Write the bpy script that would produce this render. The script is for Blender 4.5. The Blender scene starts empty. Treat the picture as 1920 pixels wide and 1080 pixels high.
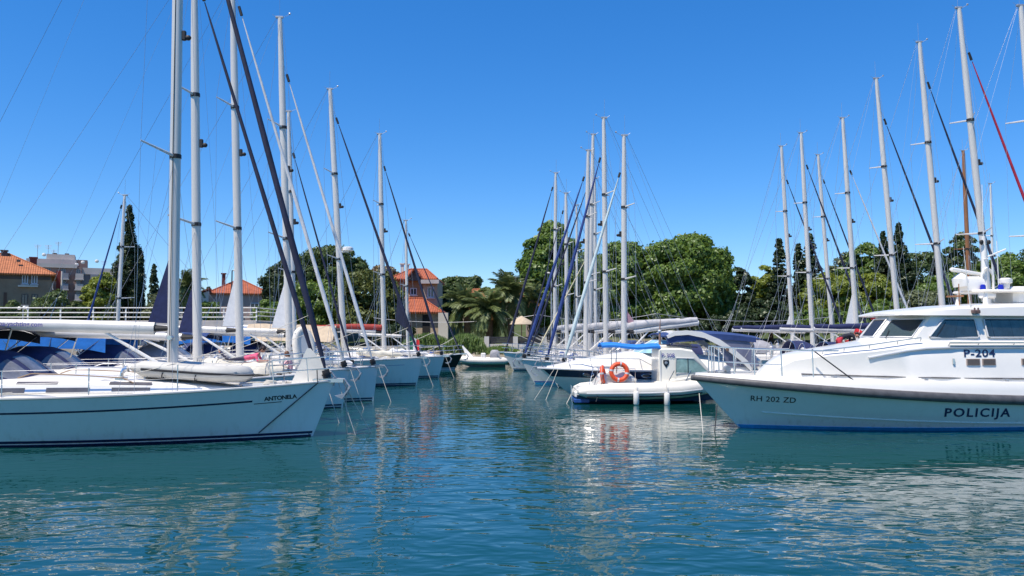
import bpy, bmesh, math, random
import numpy as np
from mathutils import Vector, Matrix, Euler
R = math.radians
rng = random.Random(7)
S = bpy.context.scene
COL = S.collection

# ------------------------------------------------------------------ camera, sky, sun, exposure
F = 1500.0            # focal length in pixels of a 1920 wide frame
CH = 2.5              # eye height above the water
PITCH = math.atan(82 / F)
cam_d = bpy.data.cameras.new('camera')
cam = bpy.data.objects.new('camera', cam_d); COL.objects.link(cam)
cam_d.sensor_width = 36.0; cam_d.lens = 36.0 * F / 1920
cam_d.clip_start = 0.1; cam_d.clip_end = 5000
cam.location = (0, 0, CH); cam.rotation_euler = (R(90) + PITCH, 0, 0)
S.camera = cam
SUN_EL, SUN_AZ = 64.0, 226.0          # azimuth clockwise from +Y (the view direction)
W = bpy.data.worlds.new('World'); S.world = W; W.use_nodes = True
nt = W.node_tree; nt.nodes.clear()
sky = nt.nodes.new('ShaderNodeTexSky'); sky.sky_type = 'NISHITA'; sky.sun_disc = False
sky.sun_elevation = R(SUN_EL); sky.sun_rotation = R(SUN_AZ)
sky.air_density = 1.4; sky.dust_density = 0.0; sky.ozone_density = 10.0; sky.altitude = 3000
hs = nt.nodes.new('ShaderNodeHueSaturation'); hs.inputs['Saturation'].default_value = 1.33; hs.inputs['Value'].default_value = 1.22
hs.inputs['Hue'].default_value = 0.508
bg = nt.nodes.new('ShaderNodeBackground'); bg.inputs['Strength'].default_value = 0.148
wo = nt.nodes.new('ShaderNodeOutputWorld')
gm = nt.nodes.new('ShaderNodeGamma'); gm.inputs[1].default_value = 0.8
nt.links.new(sky.outputs[0], gm.inputs[0]); nt.links.new(gm.outputs[0], hs.inputs['Color']); nt.links.new(hs.outputs[0], bg.inputs[0]); nt.links.new(bg.outputs[0], wo.inputs[0])
sd = bpy.data.lights.new('sun', 'SUN'); sd.energy = 4.5; sd.angle = R(0.53); sd.color = (1.0, 0.915, 0.80)
so = bpy.data.objects.new('sun', sd); COL.objects.link(so)
_e, _a = R(SUN_EL), R(SUN_AZ)
SUNV = Vector((math.sin(_a) * math.cos(_e), math.cos(_a) * math.cos(_e), math.sin(_e)))
so.rotation_euler = (-SUNV).to_track_quat('-Z', 'Y').to_euler()
so.location = SUNV * 60
S.view_settings.view_transform = 'Standard'; S.view_settings.look = 'None'
S.view_settings.exposure = 0.40; S.view_settings.gamma = 1.0; S.view_settings.use_curve_mapping = False
S.cycles.use_denoising = True
S.cycles.max_bounces = 8; S.cycles.transparent_max_bounces = 12
S.cycles.caustics_reflective = False; S.cycles.caustics_refractive = False
S.cycles.sample_clamp_indirect = 6.0

# ------------------------------------------------------------------ pixel of the photograph -> place
def ray(px, py):
    x, u = (px - 960) / F, (540 - py) / F
    c, s = math.cos(PITCH), math.sin(PITCH)
    return Vector((x, c - s * u, s + c * u))
def at(px, py, Y):
    d = ray(px, py); return Vector((0, 0, CH)) + d * (Y / d.y)
def wx(px, Y): return at(px, 622, Y).x
def wz(py, Y): return at(960, py, Y).z
def on_plane(px, py, p0, n):
    d = ray(px, py); o = Vector((0, 0, CH)); return o + d * ((p0 - o).dot(n) / d.dot(n))

# ------------------------------------------------------------------ materials
MATS = {}
def mat(name, col, rough=0.5, metal=0.0, var=0.08, scale=3.0, bump=0.0, bscale=40.0, coat=0.0, alpha=1.0, spec=0.5, stretch=(1, 1, 1), island=0.0):
    if name in MATS: return MATS[name]
    m = bpy.data.materials.new(name); m.use_nodes = True; n = m.node_tree.nodes; l = m.node_tree.links
    b = n['Principled BSDF']
    b.inputs['Roughness'].default_value = rough; b.inputs['Metallic'].default_value = metal
    b.inputs['Coat Weight'].default_value = coat; b.inputs['Coat Roughness'].default_value = 0.08
    b.inputs['Specular IOR Level'].default_value = spec; b.inputs['Alpha'].default_value = alpha
    tc = n.new('ShaderNodeTexCoord'); mp = n.new('ShaderNodeMapping'); mp.inputs['Scale'].default_value = stretch
    l.new(tc.outputs['Object'], mp.inputs[0])
    nz = n.new('ShaderNodeTexNoise'); nz.inputs['Scale'].default_value = scale; nz.inputs['Detail'].default_value = 6
    nz.inputs['Roughness'].default_value = 0.62
    l.new(mp.outputs[0], nz.inputs['Vector'])
    mx = n.new('ShaderNodeMix'); mx.data_type = 'RGBA'
    lo = [max(0, c * (1 - var)) for c in col]; hi = [min(1, c * (1 + var)) for c in col]
    mx.inputs[6].default_value = (*lo, 1); mx.inputs[7].default_value = (*hi, 1)
    cr = n.new('ShaderNodeMapRange'); cr.inputs[1].default_value = 0.3; cr.inputs[2].default_value = 0.7
    l.new(nz.outputs[0], cr.inputs[0]); l.new(cr.outputs[0], mx.inputs[0])
    out = mx.outputs[2]
    if island:
        ge = n.new('ShaderNodeNewGeometry'); hv = n.new('ShaderNodeHueSaturation')
        mr = n.new('ShaderNodeMapRange'); mr.inputs[3].default_value = 1 - island; mr.inputs[4].default_value = 1 + island
        l.new(ge.outputs['Random Per Island'], mr.inputs[0]); l.new(mr.outputs[0], hv.inputs['Value']); l.new(out, hv.inputs['Color'])
        out = hv.outputs[0]
    l.new(out, b.inputs['Base Color'])
    if bump:
        n2 = n.new('ShaderNodeTexNoise'); n2.inputs['Scale'].default_value = bscale; n2.inputs['Detail'].default_value = 3
        bp = n.new('ShaderNodeBump'); bp.inputs['Strength'].default_value = 0.7; bp.inputs['Distance'].default_value = bump
        l.new(mp.outputs[0], n2.inputs['Vector']); l.new(n2.outputs[0], bp.inputs['Height']); l.new(bp.outputs[0], b.inputs['Normal'])
    MATS[name] = m; return m
def leafmat(name, c0, c1, trans=0.35):
    if name in MATS: return MATS[name]
    m = bpy.data.materials.new(name); m.use_nodes = True; n = m.node_tree.nodes; l = m.node_tree.links; n.clear()
    ge = n.new('ShaderNodeNewGeometry'); cr = n.new('ShaderNodeValToRGB')
    cr.color_ramp.elements[0].color = (*c0, 1); cr.color_ramp.elements[1].color = (*c1, 1)
    tc = n.new('ShaderNodeTexCoord'); nz = n.new('ShaderNodeTexNoise'); nz.inputs['Scale'].default_value = 0.55; nz.inputs['Detail'].default_value = 2
    l.new(tc.outputs['Object'], nz.inputs['Vector'])
    ad = n.new('ShaderNodeMath'); ad.operation = 'MULTIPLY_ADD'; ad.inputs[1].default_value = 0.55
    sc = n.new('ShaderNodeMath'); sc.operation = 'MULTIPLY'; sc.inputs[1].default_value = 0.5
    l.new(nz.outputs[0], sc.inputs[0]); l.new(ge.outputs['Random Per Island'], ad.inputs[0]); l.new(sc.outputs[0], ad.inputs[2])
    l.new(ad.outputs[0], cr.inputs[0])
    d = n.new('ShaderNodeBsdfDiffuse'); t = n.new('ShaderNodeBsdfTranslucent'); g = n.new('ShaderNodeBsdfGlossy'); g.inputs['Roughness'].default_value = 0.45
    hv = n.new('ShaderNodeHueSaturation'); hv.inputs['Hue'].default_value = 0.48; hv.inputs['Value'].default_value = 1.3
    l.new(cr.outputs[0], hv.inputs['Color'])
    l.new(cr.outputs[0], d.inputs[0]); l.new(hv.outputs[0], t.inputs[0]); g.inputs[0].default_value = (0.6, 0.65, 0.6, 1)
    a = n.new('ShaderNodeMixShader'); a.inputs[0].default_value = trans; b = n.new('ShaderNodeMixShader'); b.inputs[0].default_value = 0.05
    o = n.new('ShaderNodeOutputMaterial')
    l.new(d.outputs[0], a.inputs[1]); l.new(t.outputs[0], a.inputs[2]); l.new(a.outputs[0], b.inputs[1]); l.new(g.outputs[0], b.inputs[2]); l.new(b.outputs[0], o.inputs[0])
    MATS[name] = m; return m
def glassmat(name, col, mixf=0.35):
    """a thin window sheet: see-through, tinted and mirror-like"""
    if name in MATS: return MATS[name]
    m = bpy.data.materials.new(name); m.use_nodes = True; n = m.node_tree.nodes; l = m.node_tree.links; n.clear()
    t = n.new('ShaderNodeBsdfTransparent'); t.inputs[0].default_value = (*col, 1)
    g = n.new('ShaderNodeBsdfGlossy'); g.inputs['Roughness'].default_value = 0.04; d = n.new('ShaderNodeBsdfDiffuse'); d.inputs[0].default_value = (*[c * .5 for c in col], 1)
    fr = n.new('ShaderNodeFresnel'); fr.inputs[0].default_value = 1.5
    a = n.new('ShaderNodeMixShader'); b = n.new('ShaderNodeMixShader'); a.inputs[0].default_value = mixf; o = n.new('ShaderNodeOutputMaterial')
    l.new(t.outputs[0], a.inputs[1]); l.new(d.outputs[0], a.inputs[2]); l.new(fr.outputs[0], b.inputs[0]); l.new(a.outputs[0], b.inputs[1]); l.new(g.outputs[0], b.inputs[2]); l.new(b.outputs[0], o.inputs[0])
    MATS[name] = m; return m

WHITE = mat('gelcoat_white', (0.80, 0.77, 0.71), 0.22, var=0.03, scale=1.5, coat=0.3)
CREAM = mat('gelcoat_cream', (0.78, 0.74, 0.64), 0.3, var=0.04, scale=1.5, coat=0.2)
DECKW = mat('deck_white', (0.76, 0.735, 0.68), 0.6, var=0.06, scale=2.5, bump=0.002, bscale=120)
GREYW = mat('gelcoat_grey', (0.55, 0.56, 0.57), 0.3, var=0.05)
NAVYP = mat('paint_navy', (0.012, 0.02, 0.06), 0.25, var=0.15, coat=0.3)
BLUEP = mat('paint_blue', (0.02, 0.08, 0.30), 0.3, var=0.1)
ANTIF = mat('antifoul_blue', (0.02, 0.26, 0.52), 0.6, var=0.2, scale=6)
ANTIR = mat('antifoul_dark', (0.05, 0.015, 0.015), 0.7, var=0.3, scale=6)
BLACKP = mat('paint_black', (0.01, 0.011, 0.013), 0.3, var=0.2)
ALU = mat('mast_aluminium', (0.64, 0.615, 0.57), 0.42, 0.12, var=0.07, scale=2, stretch=(1, 1, .12))
ALUW = mat('mast_white', (0.74, 0.72, 0.67), 0.35, 0.05, var=0.06, scale=2, stretch=(1, 1, .12))
STEEL = mat('stainless_steel', (0.62, 0.63, 0.64), 0.2, 0.95, var=0.05)
WIRE = mat('wire_rope', (0.42, 0.43, 0.45), 0.4, 0.6, var=0.05)
BLK = mat('black_rubber', (0.018, 0.018, 0.02), 0.6, var=0.2)
FEND = mat('fender_grey', (0.095, 0.092, 0.094), 0.5, var=0.3, scale=5)
NAVYC = mat('canvas_navy', (0.014, 0.022, 0.085), 0.8, var=0.22, scale=5, bump=0.01, bscale=9)
BLACKC = mat('canvas_black', (0.012, 0.013, 0.022), 0.8, var=0.25, scale=5, bump=0.01, bscale=9)
BLUEC = mat('canvas_blue', (0.02, 0.20, 0.62), 0.75, var=0.15, scale=4, bump=0.012, bscale=7)
MIDBC = mat('canvas_midblue', (0.025, 0.055, 0.17), 0.8, var=0.2, scale=4, bump=0.012, bscale=7)
GREYC = mat('canvas_grey', (0.30, 0.30, 0.32), 0.8, var=0.18, scale=5, bump=0.012, bscale=9)
CREAMC = mat('canvas_cream', (0.66, 0.62, 0.52), 0.8, var=0.14, scale=4, bump=0.02, bscale=6)
BEIGEC = mat('canvas_beige', (0.50, 0.40, 0.28), 0.85, var=0.15, scale=4, bump=0.02, bscale=6)
PINKC = mat('canvas_faded_pink', (0.42, 0.24, 0.28), 0.85, var=0.15, scale=4, bump=0.02, bscale=6)
REDC = mat('canvas_red', (0.60, 0.022, 0.025), 0.7, var=0.15, scale=5, bump=0.01, bscale=9)
SAILW = mat('sail_white', (0.72, 0.72, 0.72), 0.7, var=0.08, scale=6, bump=0.01, bscale=10)
SAILJ = mat('furled_white', (0.66, 0.66, 0.66), 0.7, var=0.14, scale=5, bump=0.02, bscale=8, stretch=(1, 1, .3))
SAILN = mat('furled_navy', (0.016, 0.02, 0.05), 0.75, var=0.35, scale=5, bump=0.02, bscale=8, stretch=(1, 1, .3))
SAILB = mat('furled_blue', (0.02, 0.05, 0.20), 0.75, var=0.3, scale=5, bump=0.02, bscale=8, stretch=(1, 1, .3))
SAILR = mat('furled_red', (0.45, 0.02, 0.05), 0.75, var=0.25, scale=5, bump=0.02, bscale=8, stretch=(1, 1, .3))
SAILT = mat('furled_teal_white', (0.50, 0.60, 0.60), 0.75, var=0.15, scale=5, bump=0.02, bscale=8, stretch=(1, 1, .3))
SAILY = mat('furled_cream', (0.70, 0.62, 0.40), 0.75, var=0.15, scale=5)
ORANGE = mat('lifebuoy_orange', (0.80, 0.09, 0.025), 0.55, var=0.12, scale=8)
TUBEW = mat('inflatable_white', (0.74, 0.70, 0.62), 0.5, var=0.06, scale=3, bump=0.004, bscale=12)
TUBEG = mat('inflatable_grey', (0.54, 0.52, 0.47), 0.55, var=0.08, scale=4, bump=0.005, bscale=12)
TINT = mat('window_tint', (0.03, 0.032, 0.036), 0.06, var=0.2, spec=0.6)
SMOKE = mat('window_smoked', (0.12, 0.11, 0.115), 0.12, var=0.2, spec=0.6)
CLEAR = glassmat('clear_vinyl', (0.60, 0.64, 0.70), 0.45)
GREENG = glassmat('green_glass', (0.55, 0.80, 0.74), 0.30)
DARKG = glassmat('dark_glass', (0.55, 0.66, 0.68), 0.08)
WOOD = mat('varnished_wood', (0.28, 0.12, 0.045), 0.35, var=0.25, scale=6, stretch=(1, 1, .2))
TEAK = mat('teak', (0.33, 0.22, 0.13), 0.7, var=0.25, scale=12, stretch=(.2, 3, 1))
ROPE = mat('rope_white', (0.55, 0.52, 0.45), 0.9, var=0.15, scale=30)
ROPED = mat('rope_dark', (0.03, 0.035, 0.04), 0.9, var=0.2, scale=30)
ROPEG = mat('rope_green', (0.02, 0.20, 0.10), 0.9, var=0.2, scale=30)
INK = mat('lettering_navy', (0.01, 0.02, 0.09), 0.4, var=0.1)
INKV = mat('lettering_violet', (0.10, 0.10, 0.34), 0.5, var=0.1)
INKB = mat('lettering_black', (0.008, 0.01, 0.016), 0.4, var=0.1)
GALV = mat('galvanised', (0.45, 0.46, 0.47), 0.5, 0.7, var=0.2, scale=9)
CONC = mat('concrete', (0.40, 0.38, 0.35), 0.9, var=0.16, scale=0.8, bump=0.02, bscale=9)
CONCP = mat('concrete_pink', (0.46, 0.43, 0.40), 0.9, var=0.14, scale=0.8, bump=0.02, bscale=9)

# ------------------------------------------------------------------ mesh helpers: geo = (verts, faces)
def join(*gs):
    V, Fc = [], []
    for g in gs:
        if isinstance(g, list): g = join(*g)
        k = len(V); V += list(g[0]); Fc += [tuple(i + k for i in f) for f in g[1]]
    return V, Fc
def xf(g, M): return [tuple(M @ Vector(v)) for v in g[0]], g[1]
def box(x0, x1, y0, y1, z0, z1, b=0.0):
    if not b:
        V = [(x, y, z) for x in (x0, x1) for y in (y0, y1) for z in (z0, z1)]
        return V, [(0, 1, 3, 2), (4, 6, 7, 5), (0, 4, 5, 1), (2, 3, 7, 6), (0, 2, 6, 4), (1, 5, 7, 3)]
    def ring(z, i): return [(x0 + i + b, y0 + i, z), (x1 - i - b, y0 + i, z), (x1 - i, y0 + i + b, z), (x1 - i, y1 - i - b, z), (x1 - i - b, y1 - i, z), (x0 + i + b, y1 - i, z), (x0 + i, y1 - i - b, z), (x0 + i, y0 + i + b, z)]
    return loft([ring(z0, b), ring(z0 + b, 0), ring(z1 - b, 0), ring(z1, b)])
def loft(rings, ring_closed=True, cap=True):
    n = len(rings[0]); V = [tuple(p) for r in rings for p in r]; Fc = []
    for i in range(len(rings) - 1):
        for j in range(n if ring_closed else n - 1):
            k = (j + 1) % n
            Fc.append((i * n + j, i * n + k, (i + 1) * n + k, (i + 1) * n + j))
    if cap:
        Fc.append(tuple(reversed(range(n)))); Fc.append(tuple((len(rings) - 1) * n + j for j in range(n)))
    return V, Fc
def tube(pts, r, n=7, closed=False, flat=1.0, cap=True):
    P = [Vector(p) for p in pts]; m = len(P)
    rs = list(r) if hasattr(r, '__len__') else [r] * m
    T = []
    for i in range(m):
        a = P[(i - 1) % m] if (closed or i > 0) else P[i]; b = P[(i + 1) % m] if (closed or i < m - 1) else P[i]
        t = (b - a); T.append(t.normalized() if t.length > 1e-9 else Vector((0, 0, 1)))
    up = Vector((0, 0, 1)) if abs(T[0].z) < 0.9 else Vector((0, 1, 0))
    nrm = (up - T[0] * up.dot(T[0])).normalized(); rings = []
    for i in range(m):
        nrm = (nrm - T[i] * nrm.dot(T[i])).normalized(); bn = T[i].cross(nrm)
        rings.append([P[i] + nrm * (rs[i] * math.cos(2 * math.pi * j / n)) + bn * (rs[i] * flat * math.sin(2 * math.pi * j / n)) for j in range(n)])
    if closed:
        g = loft(rings + [rings[0]], True, False); return g
    return loft(rings, True, cap)
def torus(c, Rr, r, ax=(0, 0, 1), n=24, m=10, flat=1.0, a0=0, a1=360):
    ax = Vector(ax).normalized(); u = ax.orthogonal().normalized(); v = ax.cross(u); c = Vector(c)
    full = abs(a1 - a0) >= 360; k = n if full else n + 1
    pts = [c + (u * math.cos(t) + v * math.sin(t)) * Rr for t in [R(a0 + (a1 - a0) * i / n) for i in range(k)]]
    return tube(pts, r, m, closed=full, flat=flat)
def ell(c, r, nu=12, nv=8):
    r = r if hasattr(r, '__len__') else (r, r, r); rings = []
    for i in range(1, nv):
        t = math.pi * i / nv
        rings.append([(c[0] + r[0] * math.sin(t) * math.cos(2 * math.pi * j / nu), c[1] + r[1] * math.sin(t) * math.sin(2 * math.pi * j / nu), c[2] - r[2] * math.cos(t)) for j in range(nu)])
    return loft(rings)
def prism(poly, y0, y1):
    """polygon in x,z extruded along y"""
    n = len(poly); V = [(x, y0, z) for x, z in poly] + [(x, y1, z) for x, z in poly]
    return V, [tuple(range(n)), tuple(reversed(range(n, 2 * n)))] + [(j, n + j, n + (j + 1) % n, (j + 1) % n) for j in range(n)]
def slab(f, a0, a1, b0, b1, na=4, nb=1, h=0.006, sk=0.012):
    """a thin plate that lies on the surface f(a,b)->(point, normal)"""
    top, bot = [], []
    for i in range(na + 1):
        for j in range(nb + 1):
            p, n_ = f(a0 + (a1 - a0) * i / na, b0 + (b1 - b0) * j / nb); p = Vector(p); n_ = Vector(n_)
            top.append(tuple(p + n_ * h)); bot.append(tuple(p - n_ * sk))
    q = nb + 1; N = len(top); Fc = []
    for i in range(na):
        for j in range(nb): Fc.append((i * q + j, (i + 1) * q + j, (i + 1) * q + j + 1, i * q + j + 1))
    rim = [i * q for i in range(na + 1)] + [na * q + j for j in range(1, nb + 1)] + [i * q + nb for i in range(na - 1, -1, -1)] + [j for j in range(nb - 1, 0, -1)]
    for i in range(len(rim)):
        a, b = rim[i], rim[(i + 1) % len(rim)]; Fc.append((a, a + N, b + N, b))
    return top + bot, Fc
def mesh_of(name, geo, m, smooth=40):
    me = bpy.data.meshes.new(name); me.from_pydata([tuple(v) for v in geo[0]], [], geo[1]); me.update()
    bm = bmesh.new(); bm.from_mesh(me); bmesh.ops.recalc_face_normals(bm, faces=bm.faces); bm.to_mesh(me); bm.free()
    if smooth:
        me.polygons.foreach_set('use_smooth', [True] * len(me.polygons)); me.set_sharp_from_angle(angle=R(smooth))
    for k in (m if isinstance(m, (list, tuple)) else [m]): me.materials.append(k)
    return me
def obj(name, geo, m, parent=None, smooth=40):
    o = bpy.data.objects.new(name, mesh_of(name, geo, m, smooth)); COL.objects.link(o)
    if parent is not None: o.parent = parent
    return o
def tag(o, label=None, cat=None, group=None, kind=None):
    if label: o['label'] = label
    if cat: o['category'] = cat
    if group: o['group'] = group
    if kind: o['kind'] = kind
    return o
def thing(name, label, cat, loc=(0, 0, 0), rz=0.0, group=None):
    o = bpy.data.objects.new(name, None); COL.objects.link(o); o.empty_display_size = 0.3
    o.location = loc; o.rotation_euler = (0, 0, rz); return tag(o, label, cat, group)
def rope(a, b, sag=0.0, r=0.012, n=6, k=5):
    a, b = Vector(a), Vector(b)
    return tube([a.lerp(b, i / n) - Vector((0, 0, sag * 4 * (i / n) * (1 - i / n))) for i in range(n + 1)], r, k)
def letters(text, size, bold=0.0, shear=0.0, space=1.0):
    """flat text as triangles in x (along) and y (up), starting at 0"""
    c = bpy.data.curves.new('t', 'FONT'); c.body = text; c.size = size; c.offset = bold * size; c.shear = shear; c.space_character = space; c.resolution_u = 3
    o = bpy.data.objects.new('t', c); COL.objects.link(o)
    dg = bpy.context.evaluated_depsgraph_get(); e = o.evaluated_get(dg); me = e.to_mesh()
    V = [tuple(v.co) for v in me.vertices]; Fc = [tuple(p.vertices) for p in me.polygons]
    e.to_mesh_clear(); bpy.data.objects.remove(o); bpy.data.curves.remove(c)
    return V, Fc
# ------------------------------------------------------------------ hulls (local: x forward from the stern, y to port, z up, water at 0)
class Hull:
    def __init__(s, L, B, zs=(1.0, 1.05, 1.3), zb=-0.45, um=0.42, sr=0.75, ov=0.9, fl=0.72, flb=0.5, tr=0.0, p=2.1, q=1.0, e=0.6):
        s.L, s.B, s.zs, s.zb, s.um, s.sr, s.ov, s.fl, s.flb, s.tr, s.p, s.q, s.e = L, B, zs, zb, um, sr, ov, fl, flb, tr, p, q, e
    def sheer(s, u):
        a, m, b = s.zs; k = 0.45
        return a * (u - k) * (u - 1) / k + m * u * (u - 1) / (k * (k - 1)) + b * u * (u - k) / (1 - k)
    def plan(s, u):
        if u < s.um:
            t = u / s.um; t = t * t * (3 - 2 * t) * .5 + .5 * math.sin(t * math.pi / 2); return s.sr + (1 - s.sr) * t
        return max(0.0, 1 - ((u - s.um) / (1 - s.um)) ** s.p) ** s.q
    def pt(s, u, z, side):
        zs = s.sheer(u); v = min(1.05, max(0, (z - s.zb) / (zs - s.zb)))
        x0 = s.tr * v; x = x0 + u * (s.L - s.ov * (1 - v) - x0)
        k = s.fl + (s.flb - s.fl) * u * u
        return Vector((x, side * (s.plan(u) * s.B / 2 * (k + (1 - k) * v ** s.e) + 0.008), z))
    def u_of(s, x, z):
        u = x / s.L
        for _ in range(6):
            zs = s.sheer(u); v = min(1.0, max(0, (z - s.zb) / (zs - s.zb))); x0 = s.tr * v
            u = min(1, max(0, (x - x0) / (s.L - s.ov * (1 - v) - x0)))
        return u
    def nrm(s, u, z, side):
        d = 0.004; u0 = min(u, 1 - 2 * d); p = s.pt(u0, z, side); a = s.pt(u0 + d, z, side) - p; b = s.pt(u0, z + .02, side) - p
        n_ = a.cross(b).normalized(); return n_ if n_.y * side > 0 else -n_
    def us(s, n=26): return [1 - (1 - i / n) ** 1.5 for i in range(n + 1)]
    def geo(s, nz=9):
        rings = []
        for u in s.us():
            zs = s.sheer(u); zz = [s.zb + (zs - s.zb) * k / nz for k in range(nz + 1)]
            rings.append([s.pt(u, z, -1) for z in reversed(zz)] + [s.pt(u, z, 1) for z in zz])
        return loft(rings, False, False)
    def transom(s, nz=6):
        zs = s.sheer(0); zz = [s.zb + (zs - s.zb) * k / nz for k in range(nz + 1)]
        P = [s.pt(0, z, -1) for z in zz] + [s.pt(0, z, 1) for z in reversed(zz)]
        return [tuple(p) for p in P], [tuple(range(len(P)))]
    def deck(s, inset=0.0, drop=0.015, camber=0.05):
        rings = []
        for u in s.us():
            z = s.sheer(u) - drop; a = s.pt(u, z, -1); b = s.pt(u, z, 1); a.y += inset * min(1, s.plan(u) * 3); b.y -= inset * min(1, s.plan(u) * 3)
            h = camber * s.plan(u)
            rings.append([a, Vector((a.x, a.y * .5, z + h * .75)), Vector((a.x, 0, z + h)), Vector((a.x, b.y * .5, z + h * .75)), b])
        return loft(rings, False, False)
    def strip(s, z0, z1, u0=0.0, u1=1.0, h=0.004, n=26, sides=(-1, 1)):
        gs = []
        for sd_ in sides:
            f = lambda a, b: (s.pt(a, (z0(a) if callable(z0) else z0) * (1 - b) + (z1(a) if callable(z1) else z1) * b, sd_), s.nrm(a, (z0(a) if callable(z0) else z0) * (1 - b) + (z1(a) if callable(z1) else z1) * b, sd_))
            gs.append(slab(f, u0, u1, 0, 1, n, 1, h, 0.004))
        return join(*gs)
    def rail(s, dz=0.0, r=0.025, out=0.0, n=6, flat=1.0):
        gs = []
        P = []
        for u in s.us(30):
            p = s.pt(u, s.sheer(u), -1); P.append((p.x, p.y - out, p.z + dz))
        Q = [(x, -y, z) for x, y, z in P]
        return tube(P + [(s.L + out, 0, P[-1][2])] + Q[::-1], r, n, flat=flat)
    def text(s, txt, size, x0, z0, side, slope=0.0, bold=0.01, shear=0.0, h=0.006, space=1.0, wide=1.0):
        V, Fc = letters(txt, size, bold, shear, space); V = [(a * wide, b, c) for a, b, c in V]; out = []
        for (a, b, c) in V:
            x = x0 + a * (1 if side < 0 else -1); z = z0 + b + slope * a; u = s.u_of(x, z)
            out.append(tuple(s.pt(u, z, side) + s.nrm(u, z, side) * h))
        return out, Fc
    def deckz(s, x): return s.sheer(min(1, max(0, x / s.L)))
    def beam(s, x): return s.plan(min(1, max(0, x / s.L))) * s.B / 2

def hullmat(name, col):
    m = mat(name, col, .2, var=.03, scale=1.2, coat=.35); n = m.node_tree.nodes; l = m.node_tree.links; b = n['Principled BSDF']
    src = b.inputs['Base Color'].links[0].from_socket
    tc = n.new('ShaderNodeTexCoord'); mp = n.new('ShaderNodeMapping'); mp.inputs['Scale'].default_value = (5, 5, .35); nz = n.new('ShaderNodeTexNoise'); nz.inputs['Scale'].default_value = 1.6; nz.inputs['Detail'].default_value = 5
    l.new(tc.outputs['Object'], mp.inputs[0]); l.new(mp.outputs[0], nz.inputs['Vector'])
    sp = n.new('ShaderNodeSeparateXYZ'); l.new(tc.outputs['Object'], sp.inputs[0])
    r1 = n.new('ShaderNodeMapRange'); r1.inputs[1].default_value = .52; r1.inputs[2].default_value = .75; r1.inputs[4].default_value = .34; l.new(nz.outputs[0], r1.inputs[0])
    r2 = n.new('ShaderNodeMapRange'); r2.inputs[1].default_value = .42; r2.inputs[2].default_value = .12; r2.inputs[3].default_value = .25; r2.inputs[4].default_value = 1.3; l.new(sp.outputs['Z'], r2.inputs[0])
    mu = n.new('ShaderNodeMath'); mu.operation = 'MULTIPLY'; l.new(r1.outputs[0], mu.inputs[0]); l.new(r2.outputs[0], mu.inputs[1])
    mx = n.new('ShaderNodeMix'); mx.data_type = 'RGBA'; mx.inputs[7].default_value = (.42, .36, .24, 1); l.new(mu.outputs[0], mx.inputs[0]); l.new(src, mx.inputs[6]); l.new(mx.outputs[2], b.inputs['Base Color'])
    return m
HULLW = hullmat('hull_white', (0.80, 0.78, 0.73))
VINYL = mat('window_vinyl', (0.15, 0.16, 0.19), 0.22, var=0.35, scale=3, spec=0.6)
DECKL = mat('window_grey', (0.10, 0.10, 0.11), 0.15, var=0.2)

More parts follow.
